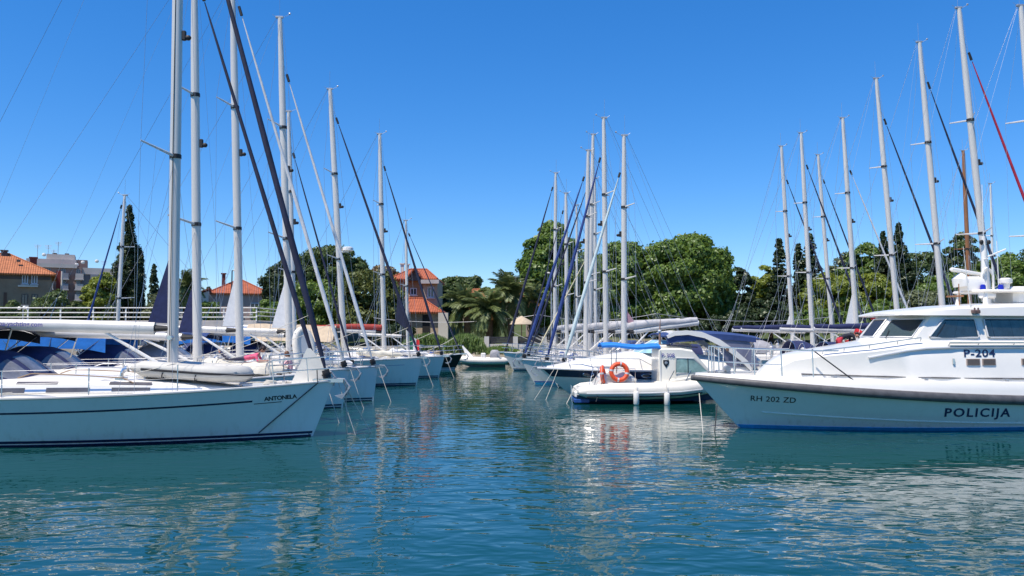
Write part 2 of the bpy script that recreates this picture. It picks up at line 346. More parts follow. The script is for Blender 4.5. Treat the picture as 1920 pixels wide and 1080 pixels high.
def sailboat(label, D, hd, L, B, bow=None, fb=(1.0, 1.05, 1.3), mt=(0, 0), mb=(0, 0), J=4.0, mr=0.105, jib='n', jf=0.93, jr=0.085, hood=NAVYC, bim=None,
             hullm=None, boot=NAVYP, boom='furl', boommat=None, clew=None, stripe=True, near=False, mastm=None, group=None, gooz=2.5, radar=None, spread=2, boomL=None, anchor=True, zbim=1.05, sh=0.0, ov=None, val=.2, roll=None, jclew=False):
    hullm = hullm or HULLW; mastm = mastm or ALU
    H = Hull(L, B, fb, um=0.42, sr=0.72, ov=ov if ov is not None else 0.62 * fb[2] + .15, fl=0.61, flb=0.40, tr=0.5, e=.85)
    a = R(hd); ax = Vector((math.cos(a), math.sin(a), 0)); nn = Vector((-ax.y, ax.x, 0))
    if bow is not None:
        bx = Vector((wx(bow, D), D, 0))
    else:
        p = at(mb[0], mb[1], D); bx = Vector((p.x, D, 0)) + ax * J
    org = bx - ax * L
    t = thing('sailboat', label, 'sailboat', tuple(org), a, group)
    inv = Matrix.Rotation(-a, 4, 'Z') @ Matrix.Translation(-org)
    def loc(px, py): return inv @ on_plane(px, py, org, nn)
    top, low = loc(*mt), loc(*mb); top.y = low.y = 0
    d = (top - low); wr = max(0.0042, D * 0.00018)
    # hull and its paint
    hu = obj('hull', H.geo(), hullm, t); obj('transom', H.transom(), hullm, t); obj('deck', H.deck(0.02), DECKW, t, 0)
    obj('waterline_stripe', H.strip(0.07, 0.125, 0.0, 0.995, .007, 52), boot, hu); obj('bottom_paint', H.strip(-0.3, 0.04, 0.0, 0.995, .007, 52), boot if boot is not BLUEP else ANTIF, hu)
    if stripe: obj('sheer_stripe', H.strip(lambda u: H.sheer(u) - .33, lambda u: H.sheer(u) - .29, 0.02, 0.845), boot, hu)
    obj('toe_rail', H.rail(0.02, 0.03, 0.005), ALU if near else GREYW, t)
    # coachroof
    x0, x1 = 0.30 * L, 0.80 * L
    def cw(x): return max(0.12, (H.beam(x) - 0.42) * (1 - 0.25 * max(0, (x - x0) / (x1 - x0)) ** 2))
    def chh(x): k = (x - x0) / (x1 - x0); return 0.40 * (1 - k ** 2.2) + 0.02
    def prof(x):
        w, h, z = cw(x), chh(x), H.deckz(x) - .02
        return [(x, -w, z), (x, -w * .94, z + h * .72), (x, -w * .80, z + h), (x, 0, z + h * 1.1 + .03), (x, w * .80, z + h), (x, w * .94, z + h * .72), (x, w, z)]
    xs = [x0 + (x1 - x0) * i / 14 for i in range(15)]
    cr = obj('coachroof', loft([prof(x) for x in xs], False, True), WHITE, t)
    def side(sd_):
        def f(x, b):
            q = prof(x); A, Bq = Vector(q[0]), Vector(q[1]); A.y *= -sd_ ; Bq.y *= -sd_
            q2 = prof(x + .05); n_ = (Vector((q2[0][0], q2[0][1] * -sd_, q2[0][2])) - A).cross(Bq - A).normalized()
            return A.lerp(Bq, b), n_ if n_.y * sd_ > 0 else -n_
        return f
    for sd_ in (-1, 1):
        for (k0, k1) in ((.06, .22), (.30, .46), (.54, .68)):
            xa, xb = x0 + (x1 - x0) * k0, x0 + (x1 - x0) * k1
            obj('window', slab(side(sd_), xa, xb, .42, .78, 4, 1, .006), DECKL, cr)
        if near:
            obj('side_stripe', slab(side(sd_), x0 + .1, x1 - .7, .50, .66, 14, 1, .003), mat('stripe_blue', (0.10, 0.20, 0.40), 0.35, var=.08), cr)
    for xh in (x0 + .62 * (x1 - x0), x1 + .35):
        zz = H.deckz(xh) + (chh(min(xh, x1)) if xh < x1 else 0) * 1.1 + .06
        h_ = obj('hatch', box(xh - .26, xh + .26, -.26, .26, zz - .06, zz + .015, .012), GREYW, t); obj('hatch_glass', box(xh - .2, xh + .2, -.2, .2, zz + .016, zz + .022), TINT, h_)
    for sd_ in (-1, 1):
        w = cw(x0 + 1.5) * .74
        pts = [(x0 + .9 + i * .28, sd_ * w, H.deckz(x0 + .9) + chh(x0 + .9 + i * .28) + (.1 if 0 < i < 9 else 0.0)) for i in range(10)]
        obj('grab_rail', tube(pts, .014, 5), TEAK if near else STEEL, cr)
    # cockpit
    for sd_ in (-1, 1):
        obj('coaming', box(.35, x0 + .1, sd_ * (H.beam(.8) - .45) - .12, sd_ * (H.beam(.8) - .45) + .12, H.deckz(1) - .05, H.deckz(1) + .26, .04), WHITE, t)
        obj('winch', join(tube([(x0 - .5, sd_ * (H.beam(.8) - .45), H.deckz(1) + z) for z in (.26, .3, .38, .42)], [.075, .06, .055, .07], 10)), STEEL, t)
    wz0 = H.deckz(1.2)
    whl = obj('steering_wheel', join(torus((1.35, 0, wz0 + .55), .42, .016, (1, 0, -.15), 20, 6), *[tube([(1.35, 0, wz0 + .55), (1.35, .42 * math.cos(k), wz0 + .55 + .42 * math.sin(k))], .008, 4) for k in (0, 2.1, 4.2)]), STEEL, t)
    obj('pedestal', box(1.36, 1.55, -.12, .12, wz0 - .05, wz0 + .75, .04), WHITE, t)
    # sprayhood and bimini
    zc = H.deckz(x0) + .30
    if hood:
        hw = cw(x0 + .3) * .93
        def hf(aa, s_):
            x = x0 + 1.15 - 1.75 * s_; hh = .06 + .72 * math.sin(min(1, s_ * 1.5) * math.pi / 2); ca, sa = math.cos(aa), math.sin(aa)
            p = Vector((x - .10 * (1 - sa), -hw * ca * (.86 + .14 * s_), zc - .06 + hh * max(0, sa) ** .75)); return p, Vector((.35 * (1 - s_), -ca * .8, sa * .9 + .1)).normalized()
        sp = obj('sprayhood', slab(hf, 0.02, math.pi - .02, 0.02, 1.0, 16, 7, .008, .008), hood, t)
        for (aa, ab) in ((.10, .34), (.40, .60), (.66, .90)):
            obj('vinyl_window', slab(hf, aa * math.pi, ab * math.pi, .12, .40, 5, 4, .014, .004), VINYL, sp)
        obj('hood_frame', tube([hf(math.pi * i / 12, .99)[0] + Vector((-.01, 0, .01)) for i in range(13)], .014, 5), STEEL, sp)
    if bim:
        bw = B * .36
        def bf(aa, s_):
            y = bw * (aa * 2 - 1); x = .30 + (x0 - .05) * s_; zz = H.deckz(1) + zbim + .62 - .17 * abs(aa * 2 - 1) ** 2.5 - .16 * abs(s_ * 2 - 1) ** 2 + .02 * math.sin(s_ * 9)
            return Vector((x, y, zz)), Vector((0, 0, 1))
        bm_ = obj('bimini', slab(bf, 0, 1, 0, 1, 10, 8, .012, .012), bim, t)
        obj('bimini_valance', slab(lambda aa, s_: (bf(0, aa)[0] + Vector((0, -.01, -val * s_)), Vector((0, -1, 0))), 0, 1, 0, 1, 8, 1, .008, .008), bim, bm_)
        obj('bimini_valance', slab(lambda aa, s_: (bf(1, aa)[0] + Vector((0, .01, -val * s_)), Vector((0, 1, 0))), 0, 1, 0, 1, 8, 1, .008, .008), bim, bm_)
        for s0, s1 in ((.02, .35), (.5, .42), (.98, .5)):
            obj('bimini_frame', tube([(.30 + x0 * s1, -bw - .1, H.deckz(1) + .1)] + [bf(i / 8, s0)[0] - Vector((0, 0, .03)) for i in range(9)] + [(.30 + x0 * s1, bw + .1, H.deckz(1) + .1)], .014, 5), STEEL, bm_)
    # mast, spreaders, boom
    xm = low.x + d.x / d.z * (0 - low.z); fx = lambda z: low.x + d.x / d.z * (z - low.z)
    zf = H.deckz(fx(1.3)) + (chh(min(max(fx(1.5), x0), x1)) if x0 < fx(1.5) < x1 else .02); zt = top.z
    K = [0, .3, .6, .8, .93, 1]
    mpath = [(fx(zf + (zt - zf) * k), 0, zf + (zt - zf) * k) for k in K]
    ma = obj('mast', tube(mpath, [mr, mr, mr * .98, mr * .9, mr * .72, mr * .62], 10, flat=1.22), mastm, t)
    obj('mast_collar', tube([(fx(zf), 0, zf - .03), (fx(zf + .08), 0, zf + .08)], mr * 1.5, 10), GREYW, ma)
    obj('masthead', join(box(fx(zt) - .16, fx(zt) + .12, -.05, .05, zt, zt + .07, .01), tube([(fx(zt) + .05, 0, zt), (fx(zt) + .34, 0, zt + .14)], wr * 1.1, 4), ell((fx(zt) + .35, 0, zt + .17), (.045, .045, .04), 6, 4),
        tube([(fx(zt) - .1, 0, zt), (fx(zt) - .28, 0, zt + .14)], wr, 4)), GALV, ma)
    obj('aerial', tube([(fx(zt) - .02, .04, zt), (fx(zt) - .03, .04, zt + .9)], wr * .9, 4), WIRE, ma)
    tips = []
    sk = (.36, .68) if spread == 2 else (.5,)
    for i, k in enumerate(sk):
        z = zf + (zt - zf) * k; sw = (B * .36) * (1 - .28 * i)
        for sd_ in (-1, 1):
            tp = (fx(z) - .34, sd_ * sw, z + .08); tips.append((sd_, tp))
            obj('spreader', tube([(fx(z), sd_ * mr * .5, z), tp], [.04, .022], 6, flat=.5), mastm, ma)
        obj('spreader_bracket', tube([(fx(z - .05), 0, z - .05), (fx(z + .05), 0, z + .05)], mr * 1.32, 10), BLK, ma)
    zl = zf + (zt - zf) * .56
    obj('deck_light', join(box(fx(zl) + mr * 1.15, fx(zl) + mr * 1.15 + .09, -.05, .05, zl - .12, zl + .12, .015), ell((fx(zl) + mr * 1.15 + .14, 0, zl - .05), (.08, .06, .07), 8, 5)), BLK, ma)
    for sd_ in (-1, 1):
        cpx, cpy = fx(zf) - .32, sd_ * (H.beam(fx(zf) - .3) - .10); cz = H.deckz(cpx)
        pp = [(fx(zt - .1), sd_ * .03, zt - .1)] + [tp for s2, tp in reversed(tips) if s2 == sd_] + [(cpx, cpy, cz)]
        obj('cap_shroud', tube(pp, wr, 4), WIRE, ma)
        z2 = zf + (zt - zf) * sk[0] - .1
        obj('lower_shroud', tube([(fx(z2), sd_ * .05, z2), (cpx - .35, cpy, cz)], wr, 4), WIRE, ma)
        obj('lower_shroud', tube([(fx(z2), sd_ * .05, z2), (cpx + .75, sd_ * (H.beam(cpx + .75) - .12), H.deckz(cpx + .7))], wr, 4), WIRE, ma)
        obj('backstay', tube([(fx(zt) - .12, 0, zt), (1.4, 0, 3.6), (.15, sd_ * H.beam(.2) * .8, H.deckz(.2))], wr, 4), WIRE, ma)
    bl = boomL or min(fx(gooz) - .6, 0.40 * L)
    ga = Vector((fx(gooz) - mr * 1.3, 0, gooz)); gb = ga + Vector((-bl, 0, .12 + sh))
    bo = obj('boom', tube([ga + Vector((-.28, 0, 0)), ga.lerp(gb, .5), gb], [.15 if near else .105] * 2 + [.105], 10, flat=.75), mastm, t)
    obj('gooseneck', tube([ga + Vector((.12, 0, 0)), ga + Vector((-.30, 0, 0))], [.05, .085], 8), BLK, bo)
    obj('boom_cap', tube([gb, gb + Vector((-.05, 0, 0))], .118, 10, flat=.75), GREYW, bo)
    bm0 = boommat or hood or NAVYC
    if boom == 'bag':
        rr = [(ga.lerp(gb, k / 10) + Vector((0, 0, .14 + .10 * math.sin(math.pi * min(1, k / 10 + .25)) + .012 * math.sin(k * 2.3)))) for k in range(11)]
        obj('sail_cover', tube([rr[0] + Vector((.16, 0, .25))] + rr, [.05] + [.12 + .05 * (1 - k / 10) + .012 * math.sin(k * 3.1) for k in range(11)], 10, flat=.72), bm0, bo)
    if boom == 'drape':
        def df(aa, s_):
            p = ga.lerp(gb, .04 + .9 * aa); w = .75 * abs(s_ * 2 - 1); return p + Vector((0, 1.0 * (s_ * 2 - 1), .15 - w * 1.0 + .03 * math.sin(aa * 14 + s_ * 5))), Vector((0, (s_ * 2 - 1), .8)).normalized()
        obj('boom_tent', slab(df, 0, 1, 0, 1, 10, 8, .01, .01), bm0, bo)
    obj('vang', tube([(fx(zf + .25) - mr, 0, zf + .25), ga.lerp(gb, .30) - Vector((0, 0, .1))], [.045, .035], 7), ALUW, bo)
    obj('mainsheet', rope(ga.lerp(gb, .72) - Vector((0, 0, .1)), (ga.lerp(gb, .78).x, 0, H.deckz(2) + .35), 0, .018), ROPE, bo)
    obj('topping_lift', tube([gb, (fx(zt) - .1, 0, zt)], wr * .7, 4), WIRE, bo)
    if clew:
        zc0 = gooz + .12
        g = prism([(fx(zc0) - mr * 1.2, zc0), (fx(zc0) - mr * 1.2 - clew[1], zc0 + .02), (fx(zc0 + clew[2]) - mr * 1.25, zc0 + clew[2]), (fx(zc0 + clew[2]) - mr * .9, zc0 + clew[2]), (fx(zc0) - mr, zc0)], -.012, .012)
        obj('mainsail_clew', g, clew[0], t, 0)
    # furled headsail
    zj = zf + (zt - zf) * jf; jt = Vector((fx(zj) + mr, 0, zj)); jb = Vector((L - .22, 0, H.deckz(L) + .30))
    if jib:
        jm = {'n': SAILN, 'w': SAILJ, 'b': SAILB, 'r': SAILR, 't': SAILT, 'y': SAILY}[jib]
        kk = [.0, .02, .08, .18, .3, .42, .54, .66, .78, .88, .94]; rr = [.35, .62, .92, 1, .95, .88, .78, .68, .55, .42, .2]
        fj = obj('furled_jib', tube([jb.lerp(jt, k) for k in kk], [jr * q * (1 + .06 * math.sin(i * 2.7)) for i, q in enumerate(rr)], 9), jm, t)
        obj('forestay', tube([jb - Vector((-.05, 0, .25)), jt], wr, 4), WIRE, fj)
        obj('furling_drum', join(tube([jb - (jt - jb).normalized() * .22, jb - (jt - jb).normalized() * .02], [.10, .09], 10), tube([jb - (jt - jb).normalized() * .14, jb - (jt - jb).normalized() * .11], .12, 10)), BLK, fj)
        obj('jib_swivel', tube([jb.lerp(jt, .945), jb.lerp(jt, .97)], .05, 7), BLK, fj)
        obj('jib_sheet', rope(jb.lerp(jt, .10), (x0 + .6, -cw(x0) - .1, H.deckz(x0) + .1), .35, wr * 1.6, 8, 4), ROPE, fj)
    z3 = zf + (zt - zf) * sk[0]
    obj('flag_halyard', tube([(fx(z3) - .2, -B * .20, z3 + .04), (fx(zf) - .35, -H.beam(fx(zf) - .3) + .15, H.deckz(fx(zf)) + .2)], wr * .7, 4), WIRE, ma)
    obj('spare_halyard', tube([(fx(zt - .15) + mr, 0, zt - .15), (fx(zf) + .75, -.1, H.deckz(fx(zf)) + .45)], wr * .8, 4), WIRE, ma)
    for xc in (1.0, x1 + .9):
        for sd_ in (-1, 1):
            yc_ = sd_ * (H.beam(xc) - .16); zc_ = H.deckz(xc); obj('cleat', join(tube([(xc - .12, yc_, zc_ + .06), (xc + .12, yc_, zc_ + .06)], .014, 5), box(xc - .04, xc + .04, yc_ - .015, yc_ + .015, zc_ - .02, zc_ + .06)), STEEL, t)
    for xc, yc_ in ((x1 + .75, -.35), (x0 + .5, -cw(x0 + .5) - .16), (x1 - .6, .4)):
        zc_ = H.deckz(xc) + .05 + (chh(xc) if x0 < xc < x1 and abs(yc_) < cw(xc) else 0); obj('rope_coil', join(*[torus((xc + .01 * k, yc_, zc_ + .022 * k), .15 - .012 * k, .014, (.05 * k, .03, 1), 14, 5) for k in range(4)]), ROPE if xc > x1 else MATS.get('rope_blue') or mat('rope_blue', (.06, .12, .35), .9, var=.2, scale=30), t)
    for sd_ in (-1, 1):
        xd = x0 + .55 * (x1 - x0); yd = sd_ * cw(xd) * .62; zd_ = H.deckz(xd) + chh(xd)
        obj('dorade_vent', join(tube([(xd, yd, zd_), (xd, yd, zd_ + .14), (xd + .05, yd, zd_ + .22), (xd + .13, yd, zd_ + .24)], [.05, .05, .06, .085], 8), box(xd - .12, xd + .1, yd - .1, yd + .1, zd_ - .05, zd_ + .05, .01)), STEEL, cr)
    if near:
        for dy, zz in ((-.13, zt), (.13, zt), (-.05, zt * .9)): obj('halyard', tube([(fx(zf) - .04, dy, zf + .1), (fx(zz) , dy * .7, zz)], .009, 5), ROPED, ma)
        obj('mast_winch', tube([(fx(zf + 1.0), -.13, zf + 1.0), (fx(zf + 1.0), -.25, zf + 1.0)], [.07, .055], 10), STEEL, ma)
    if roll:
        x2 = min(fx(zf) + .55, L - 3); zr_ = H.deckz(L - 1.5) + .20; n_ = 12
        obj('furled_sail_bag', tube([(x2 + (L - .9 - x2) * k / n_, -.15, zr_ + .14 * (1 - k / n_) + .02 * math.sin(k * 1.9)) for k in range(n_ + 1)], [.06] + [.17 + .03 * math.sin(k * 2.2) - .05 * k / n_ for k in range(1, n_)] + [.05], 10), roll, t, 60)
    if jclew:
        A_, B_ = jb.lerp(jt, .07), jb.lerp(jt, .235); C_ = jb.lerp(jt, .13) + Vector((-.52, 0, -.02)); g = [tuple(p + Vector((0, q, 0))) for q in (-.012, .012) for p in (A_, B_, C_)]
        obj('jib_clew', (g, [(0, 1, 2), (5, 4, 3), (0, 3, 4, 1), (1, 4, 5, 2), (2, 5, 3, 0)]), SAILN, t, 0)
    if radar:
        zr = zf + (zt - zf) * radar
        obj('radar_dome', join(tube([(fx(zr) + .42, 0, zr + z) for z in (0, .03, .16, .2)], [.2, .26, .25, .18], 14), box(fx(zr) + .05, fx(zr) + .45, -.06, .06, zr - .06, zr)), WHITE, ma)
    # pulpit, stanchions, lifelines, pushpit
    zp = lambda x, h: H.deckz(x) + h
    xa = L - 1.35; ba = H.beam(xa) - .06
    for h in (.60, .32):
        pts = [(xa, -ba, zp(xa, h)), (L - .7, -H.beam(L - .7) + .03, zp(L - .7, h)), (L - .1, -.14, zp(L, h)), (L + .04, 0, zp(L, h)), (L - .1, .14, zp(L, h)), (L - .7, H.beam(L - .7) - .03, zp(L - .7, h)), (xa, ba, zp(xa, h))]
        obj('pulpit_rail', tube(pts, .015, 6), STEEL, t)
    for sd_ in (-1, 1):
        for xx in (xa, L - .62):
            obj('pulpit_leg', tube([(xx + .05, sd_ * (H.beam(xx) - .08), zp(xx, 0)), (xx, sd_ * (H.beam(xx) - .05), zp(xx, .6))], .014, 6), STEEL, t)
    sx = [0.75]
    while sx[-1] + 1.75 < xa - .6: sx.append(sx[-1] + 1.75)
    for sd_ in (-1, 1):
        for xx in sx[1:]:
            obj('stanchion', tube([(xx, sd_ * (H.beam(xx) - .07), zp(xx, 0)), (xx, sd_ * (H.beam(xx) - .05), zp(xx, .62))], .013, 6), STEEL, t)
        for h in (.60, .32):
            obj('lifeline', tube([(xx, sd_ * (H.beam(xx) - .05), zp(xx, h)) for xx in sx + [xa]], wr * .8, 4), WIRE, t)
        obj('pushpit', join(tube([(.75, sd_ * (H.beam(.75) - .05), zp(.75, 0)), (.75, sd_ * (H.beam(.75) - .05), zp(.75, .62)), (.2, sd_ * (H.beam(.2) - .06), zp(.2, .64)), (.12, sd_ * .5, zp(.1, .64)), (.12, sd_ * .5, zp(.1, 0))], .015, 6),
                            tube([(.2, sd_ * (H.beam(.2) - .06), zp(.2, .64)), (.22, sd_ * (H.beam(.2) - .06), zp(.2, 0))], .015, 6)), STEEL, t)
    if anchor:
        zb_ = H.deckz(L)
        obj('bow_roller', join(box(L - .5, L + .22, -.09, -.06, zb_ - .02, zb_ + .07), box(L - .5, L + .22, .06, .09, zb_ - .02, zb_ + .07), tube([(L + .16, -.08, zb_ + .02), (L + .16, .08, zb_ + .02)], .045, 8)), STEEL, t)
        an = obj('anchor', join(tube([(L - .2, 0, zb_ + .08), (L + .24, 0, zb_ + .05), (L + .36, 0, zb_ - .12), (L + .30, 0, zb_ - .34)], [.022, .025, .03, .03], 6),
            prism([(L + .42, zb_ - .10), (L + .20, zb_ - .42), (L + .02, zb_ - .34), (L + .22, zb_ - .30)], -.10, .10)), GALV, t, 30)
    return t, H, dict(fx=fx, zf=zf, zt=zt, ga=ga, gb=gb, x0=x0, x1=x1, cw=cw, chh=chh, side=side, jb=jb, jt=jt, wr=wr, mr=mr)

def dinghy(name, label, M, L=2.6, B=1.3, r=0.21, tubem=None, stripem=None, upside=False, floor=True):
    tubem = tubem or TUBEG
    t = thing(name, label, 'dinghy'); t.matrix_world = M
    pts = []
    n = 22; hw = B / 2 - r
    pl = [(0, -hw), (L * .3, -hw), (L * .55, -hw)] + [(L * .55 + (L * .42 - r) * math.sin(k), -hw * math.cos(k)) for k in [math.pi * i / 10 for i in range(1, 10)]] + [(L * .55, hw), (L * .3, hw), (0, hw)]
    pts = [(x, y, r + (.16 * max(0, x / L - .5) ** 1.4 * (1 if not upside else -.3))) for x, y in pl]
    pts = [(-.28, pts[0][1], r * .95)] + pts + [(-.28, pts[-1][1], r * .95)]
    rs = [r * .35] + [r] * (len(pts) - 2) + [r * .35]
    tb = obj('tube', tube(pts, rs, 12), tubem, t, 60)
    if stripem: 
        P = [Vector(p) for p in pts[1:-1]]; out = []
        for i, p in enumerate(P):
            tn = (P[min(i + 1, len(P) - 1)] - P[max(i - 1, 0)]).normalized(); o_ = Vector((tn.y, -tn.x, 0)); out.append(p + o_ * r * .99)
        obj('rubbing_strake', tube(out, .028, 6), stripem, tb)
    if floor: obj('floor', prism([(0, r * .55), (L * .85, r * .55), (L * .8, r * .75), (0, r * .75)], -hw, hw), GREYW, t, 0)
    obj('transom', box(.02, .06, -hw, hw, r * .5, r * 2.2), GREYW, t)
    obj('seat', box(L * .36, L * .36 + .22, -hw, hw, r * 1.5, r * 1.62), GREYW, t)
    obj('valve', tube([(L * .6, -hw - r * .72, r * 1.68), (L * .6, -hw - r * .8, r * 1.8)], .045, 8), BLK, tb)
    for x in (L * .2, L * .5):
        for sd_ in (-1, 1): obj('lifting_handle', torus((x, sd_ * (hw + r * .8), r * 1.62), .07, .014, (1, 0, 0), 10, 5, a0=0, a1=360), BLK, tb)
    return t

def lifebuoy(label, c, ax, Rr=0.30, r=0.075, parts=True):
    t = thing('lifebuoy', label, 'lifebuoy', c, group='orange lifebuoys')
    b = obj('ring', torus((0, 0, 0), Rr, r, ax, 26, 10), ORANGE, t, 60)
    A = Vector(ax).normalized(); u = A.orthogonal().normalized(); v = A.cross(u)
    for k in (0.6, 2.17, 3.74, 5.31):
        p = (u * math.cos(k) + v * math.sin(k)) * Rr; tg = (-u * math.sin(k) + v * math.cos(k))
        obj('reflective_band', tube([p - tg * .03, p + tg * .03], r * 1.04, 10, cap=False), GREYW, b)
    obj('grab_line', torus((0, 0, 0), Rr + r + .012, .008, ax, 24, 4), ROPE, b)
    return t
def fender(label, c, h=0.55, r=0.11, m=None):
    t = thing('fender', label, 'fender', c, group='white fenders')
    b = obj('body', tube([(0, 0, z * h) for z in (0, .04, .12, .5, .88, .96, 1)], [r * .4, r * .75, r, r, r, r * .75, r * .35], 12), m or WHITE, t, 60)
    obj('end_cap', tube([(0, 0, -.05), (0, 0, .03)], [r * .3, r * .62], 10), BLK, t)
    obj('lanyard', tube([(0, 0, h), (0, .08, h + .35)], .01, 5), ROPE, t)
    return t
# ------------------------------------------------------------------ the setting: water, shore, hill
def water_material():
    m = bpy.data.materials.new('harbour_water'); m.use_nodes = True; n = m.node_tree.nodes; l = m.node_tree.links
    b = n['Principled BSDF']; b.inputs['Base Color'].default_value = (0.0038, 0.048, 0.043, 1); b.inputs['Roughness'].default_value = 0.02; b.inputs['IOR'].default_value = 1.5
    tc = n.new('ShaderNodeTexCoord')
    def nz(scale, stretch, det, rot=0.0, rough=.55, dist=0.0):
        mp = n.new('ShaderNodeMapping'); mp.inputs['Scale'].default_value = stretch; mp.inputs['Rotation'].default_value = (0, 0, rot)
        q = n.new('ShaderNodeTexNoise'); q.inputs['Scale'].default_value = scale; q.inputs['Detail'].default_value = det; q.inputs['Roughness'].default_value = rough; q.inputs['Distortion'].default_value = dist
        l.new(tc.outputs['Object'], mp.inputs[0]); l.new(mp.outputs[0], q.inputs['Vector']); return q.outputs[0]
    def math_(op, a, b_):
        q = n.new('ShaderNodeMath'); q.operation = op
        for i, v in enumerate((a, b_)):
            if isinstance(v, (int, float)): q.inputs[i].default_value = v
            else: l.new(v, q.inputs[i])
        return q.outputs[0]
    big = nz(0.9, (0.6, 1.0, 1), 1, R(-14), .4, .6)
    mid = nz(2.7, (0.55, 1.0, 1), 1, R(-20), .45, .8)
    small = nz(6.5, (0.6, 1.0, 1), 1, R(14), .5, .3)
    patch = nz(0.11, (1, 1, 1), 2, 0, .5)
    mr = n.new('ShaderNodeMapRange'); mr.inputs[1].default_value = .36; mr.inputs[2].default_value = .62; mr.inputs[3].default_value = .35; mr.inputs[4].default_value = 1.0
    l.new(patch, mr.inputs[0])
    h = math_('ADD', math_('MULTIPLY', big, 0.024), math_('MULTIPLY', mid, 0.0150))
    h = math_('ADD', h, math_('MULTIPLY', small, 0.0042))
    h = math_('MULTIPLY', h, mr.outputs[0])
    sp = n.new('ShaderNodeSeparateXYZ'); l.new(tc.outputs['Object'], sp.inputs[0])       # choppier outside the berths
    m2 = n.new('ShaderNodeMapRange'); m2.inputs[1].default_value = 19; m2.inputs[2].default_value = 10; m2.inputs[3].default_value = 1.15; m2.inputs[4].default_value = 2.4
    l.new(sp.outputs['Y'], m2.inputs[0]); h = math_('MULTIPLY', h, m2.outputs[0])
    bp = n.new('ShaderNodeBump'); bp.inputs['Strength'].default_value = 1.0; bp.inputs['Distance'].default_value = 1.0
    l.new(h, bp.inputs['Height']); l.new(bp.outputs[0], b.inputs['Normal'])
    return m
WATER = water_material()
def sheet(name, xs, ys, zf, m, smooth=60):
    V = [(x, y, zf(x, y)) for y in ys for x in xs]; nx = len(xs)
    Fc = [(j * nx + i, j * nx + i + 1, (j + 1) * nx + i + 1, (j + 1) * nx + i) for j in range(len(ys) - 1) for i in range(nx - 1)]
    return obj(name, (V, Fc), m, None, smooth)
tag(sheet('water', [-300, 0, 300], [-80, 0, 72], lambda x, y: 0.0, WATER, 0), 'blue green harbour water with small ripples', 'water', kind='structure')
GRND = mat('shore_ground', (0.23, 0.20, 0.14), 0.95, var=0.4, scale=0.7, bump=0.05, bscale=6)
def _grass_over(m):     # scrub grass takes over from the sand away from the shore
    n = m.node_tree.nodes; l = m.node_tree.links; b = n['Principled BSDF']; src = b.inputs['Base Color'].links[0].from_socket
    tc = n.new('ShaderNodeTexCoord'); sp = n.new('ShaderNodeSeparateXYZ'); nz = n.new('ShaderNodeTexNoise'); nz.inputs['Scale'].default_value = .12; nz.inputs['Detail'].default_value = 8
    l.new(tc.outputs['Object'], sp.inputs[0]); l.new(tc.outputs['Object'], nz.inputs['Vector'])
    mr = n.new('ShaderNodeMapRange'); mr.inputs[1].default_value = 68; mr.inputs[2].default_value = 80; l.new(sp.outputs['Y'], mr.inputs[0])
    mu = n.new('ShaderNodeMath'); mu.operation = 'MULTIPLY'; r2 = n.new('ShaderNodeMapRange'); r2.inputs[1].default_value = .3; r2.inputs[2].default_value = .5; l.new(nz.outputs[0], r2.inputs[0]); l.new(r2.outputs[0], mu.inputs[0]); l.new(mr.outputs[0], mu.inputs[1])
    mx = n.new('ShaderNodeMix'); mx.data_type = 'RGBA'; mx.inputs[7].default_value = (.060, .085, .022, 1); l.new(mu.outputs[0], mx.inputs[0]); l.new(src, mx.inputs[6]); l.new(mx.outputs[2], b.inputs['Base Color'])
_grass_over(GRND)
SHORE = 63.0
def gz(x, y):
    if y <= SHORE: return -0.8
    k = min(1, (y - SHORE) / 6.0); z = .55 + .6 * k
    t_ = max(0, y - 78) / 80.0; z += min(1.2, t_) * (7.5 if x > -30 else 5.5)
    return z + .25 * math.sin(x * .21) * math.sin(y * .17) * k
gx = [-900, -500, -300, -200] + list(range(-140, 141, 7)) + [200, 300, 500, 900]
gy = [56, 62.9, 63.02, 64, 66, 69, 73, 78, 84, 90, 98, 106, 116, 130, 150, 180, 240, 400, 900, 2500]
tag(sheet('ground', gx, gy, gz, GRND), 'sandy sloping shore behind the moored boats', 'ground', kind='structure')
def quay(name, label, x0, x1, y0, y1, z1, m=None, blocks=True):
    o = tag(obj(name, box(x0, x1, y0, y1, -.8, z1, .04), m or CONC), label, 'quay', kind='structure'); return o
QST = mat('quay_stone', (0.44, 0.38, 0.29), 0.9, var=0.22, scale=1.5, bump=0.03, bscale=5, island=.12)
# low stone revetment along the shore: boulders one can tell apart near the palms
rv = thing('shore_revetment', 'pale rough stones heaped along the shore below the palms', 'rocks', (0, 0, 0))
base_r = []
for s_ in range(4):
    r2 = random.Random(s_); g = ell((0, 0, 0), (1, .8, .62), 7, 5)
    base_r.append(mesh_of('stone', ([(x * r2.uniform(.8, 1.15), y * r2.uniform(.8, 1.15), z * r2.uniform(.8, 1.15)) for x, y, z in g[0]], g[1]), QST, 0))
rr_ = random.Random(3)
for i in range(240):
    px = rr_.uniform(745, 1010); yy = SHORE - .5 + rr_.uniform(0, 2.6)
    o = bpy.data.objects.new('stone', rr_.choice(base_r)); COL.objects.link(o); o.parent = rv
    k = rr_.uniform(.16, .42); o.location = (wx(px, yy), yy, .08 + .25 * (yy - SHORE + .5) + rr_.uniform(-.05, .1)); o.scale = (k, k, k * .9); o.rotation_euler = (rr_.uniform(-.4, .4), rr_.uniform(-.4, .4), rr_.uniform(0, 6))
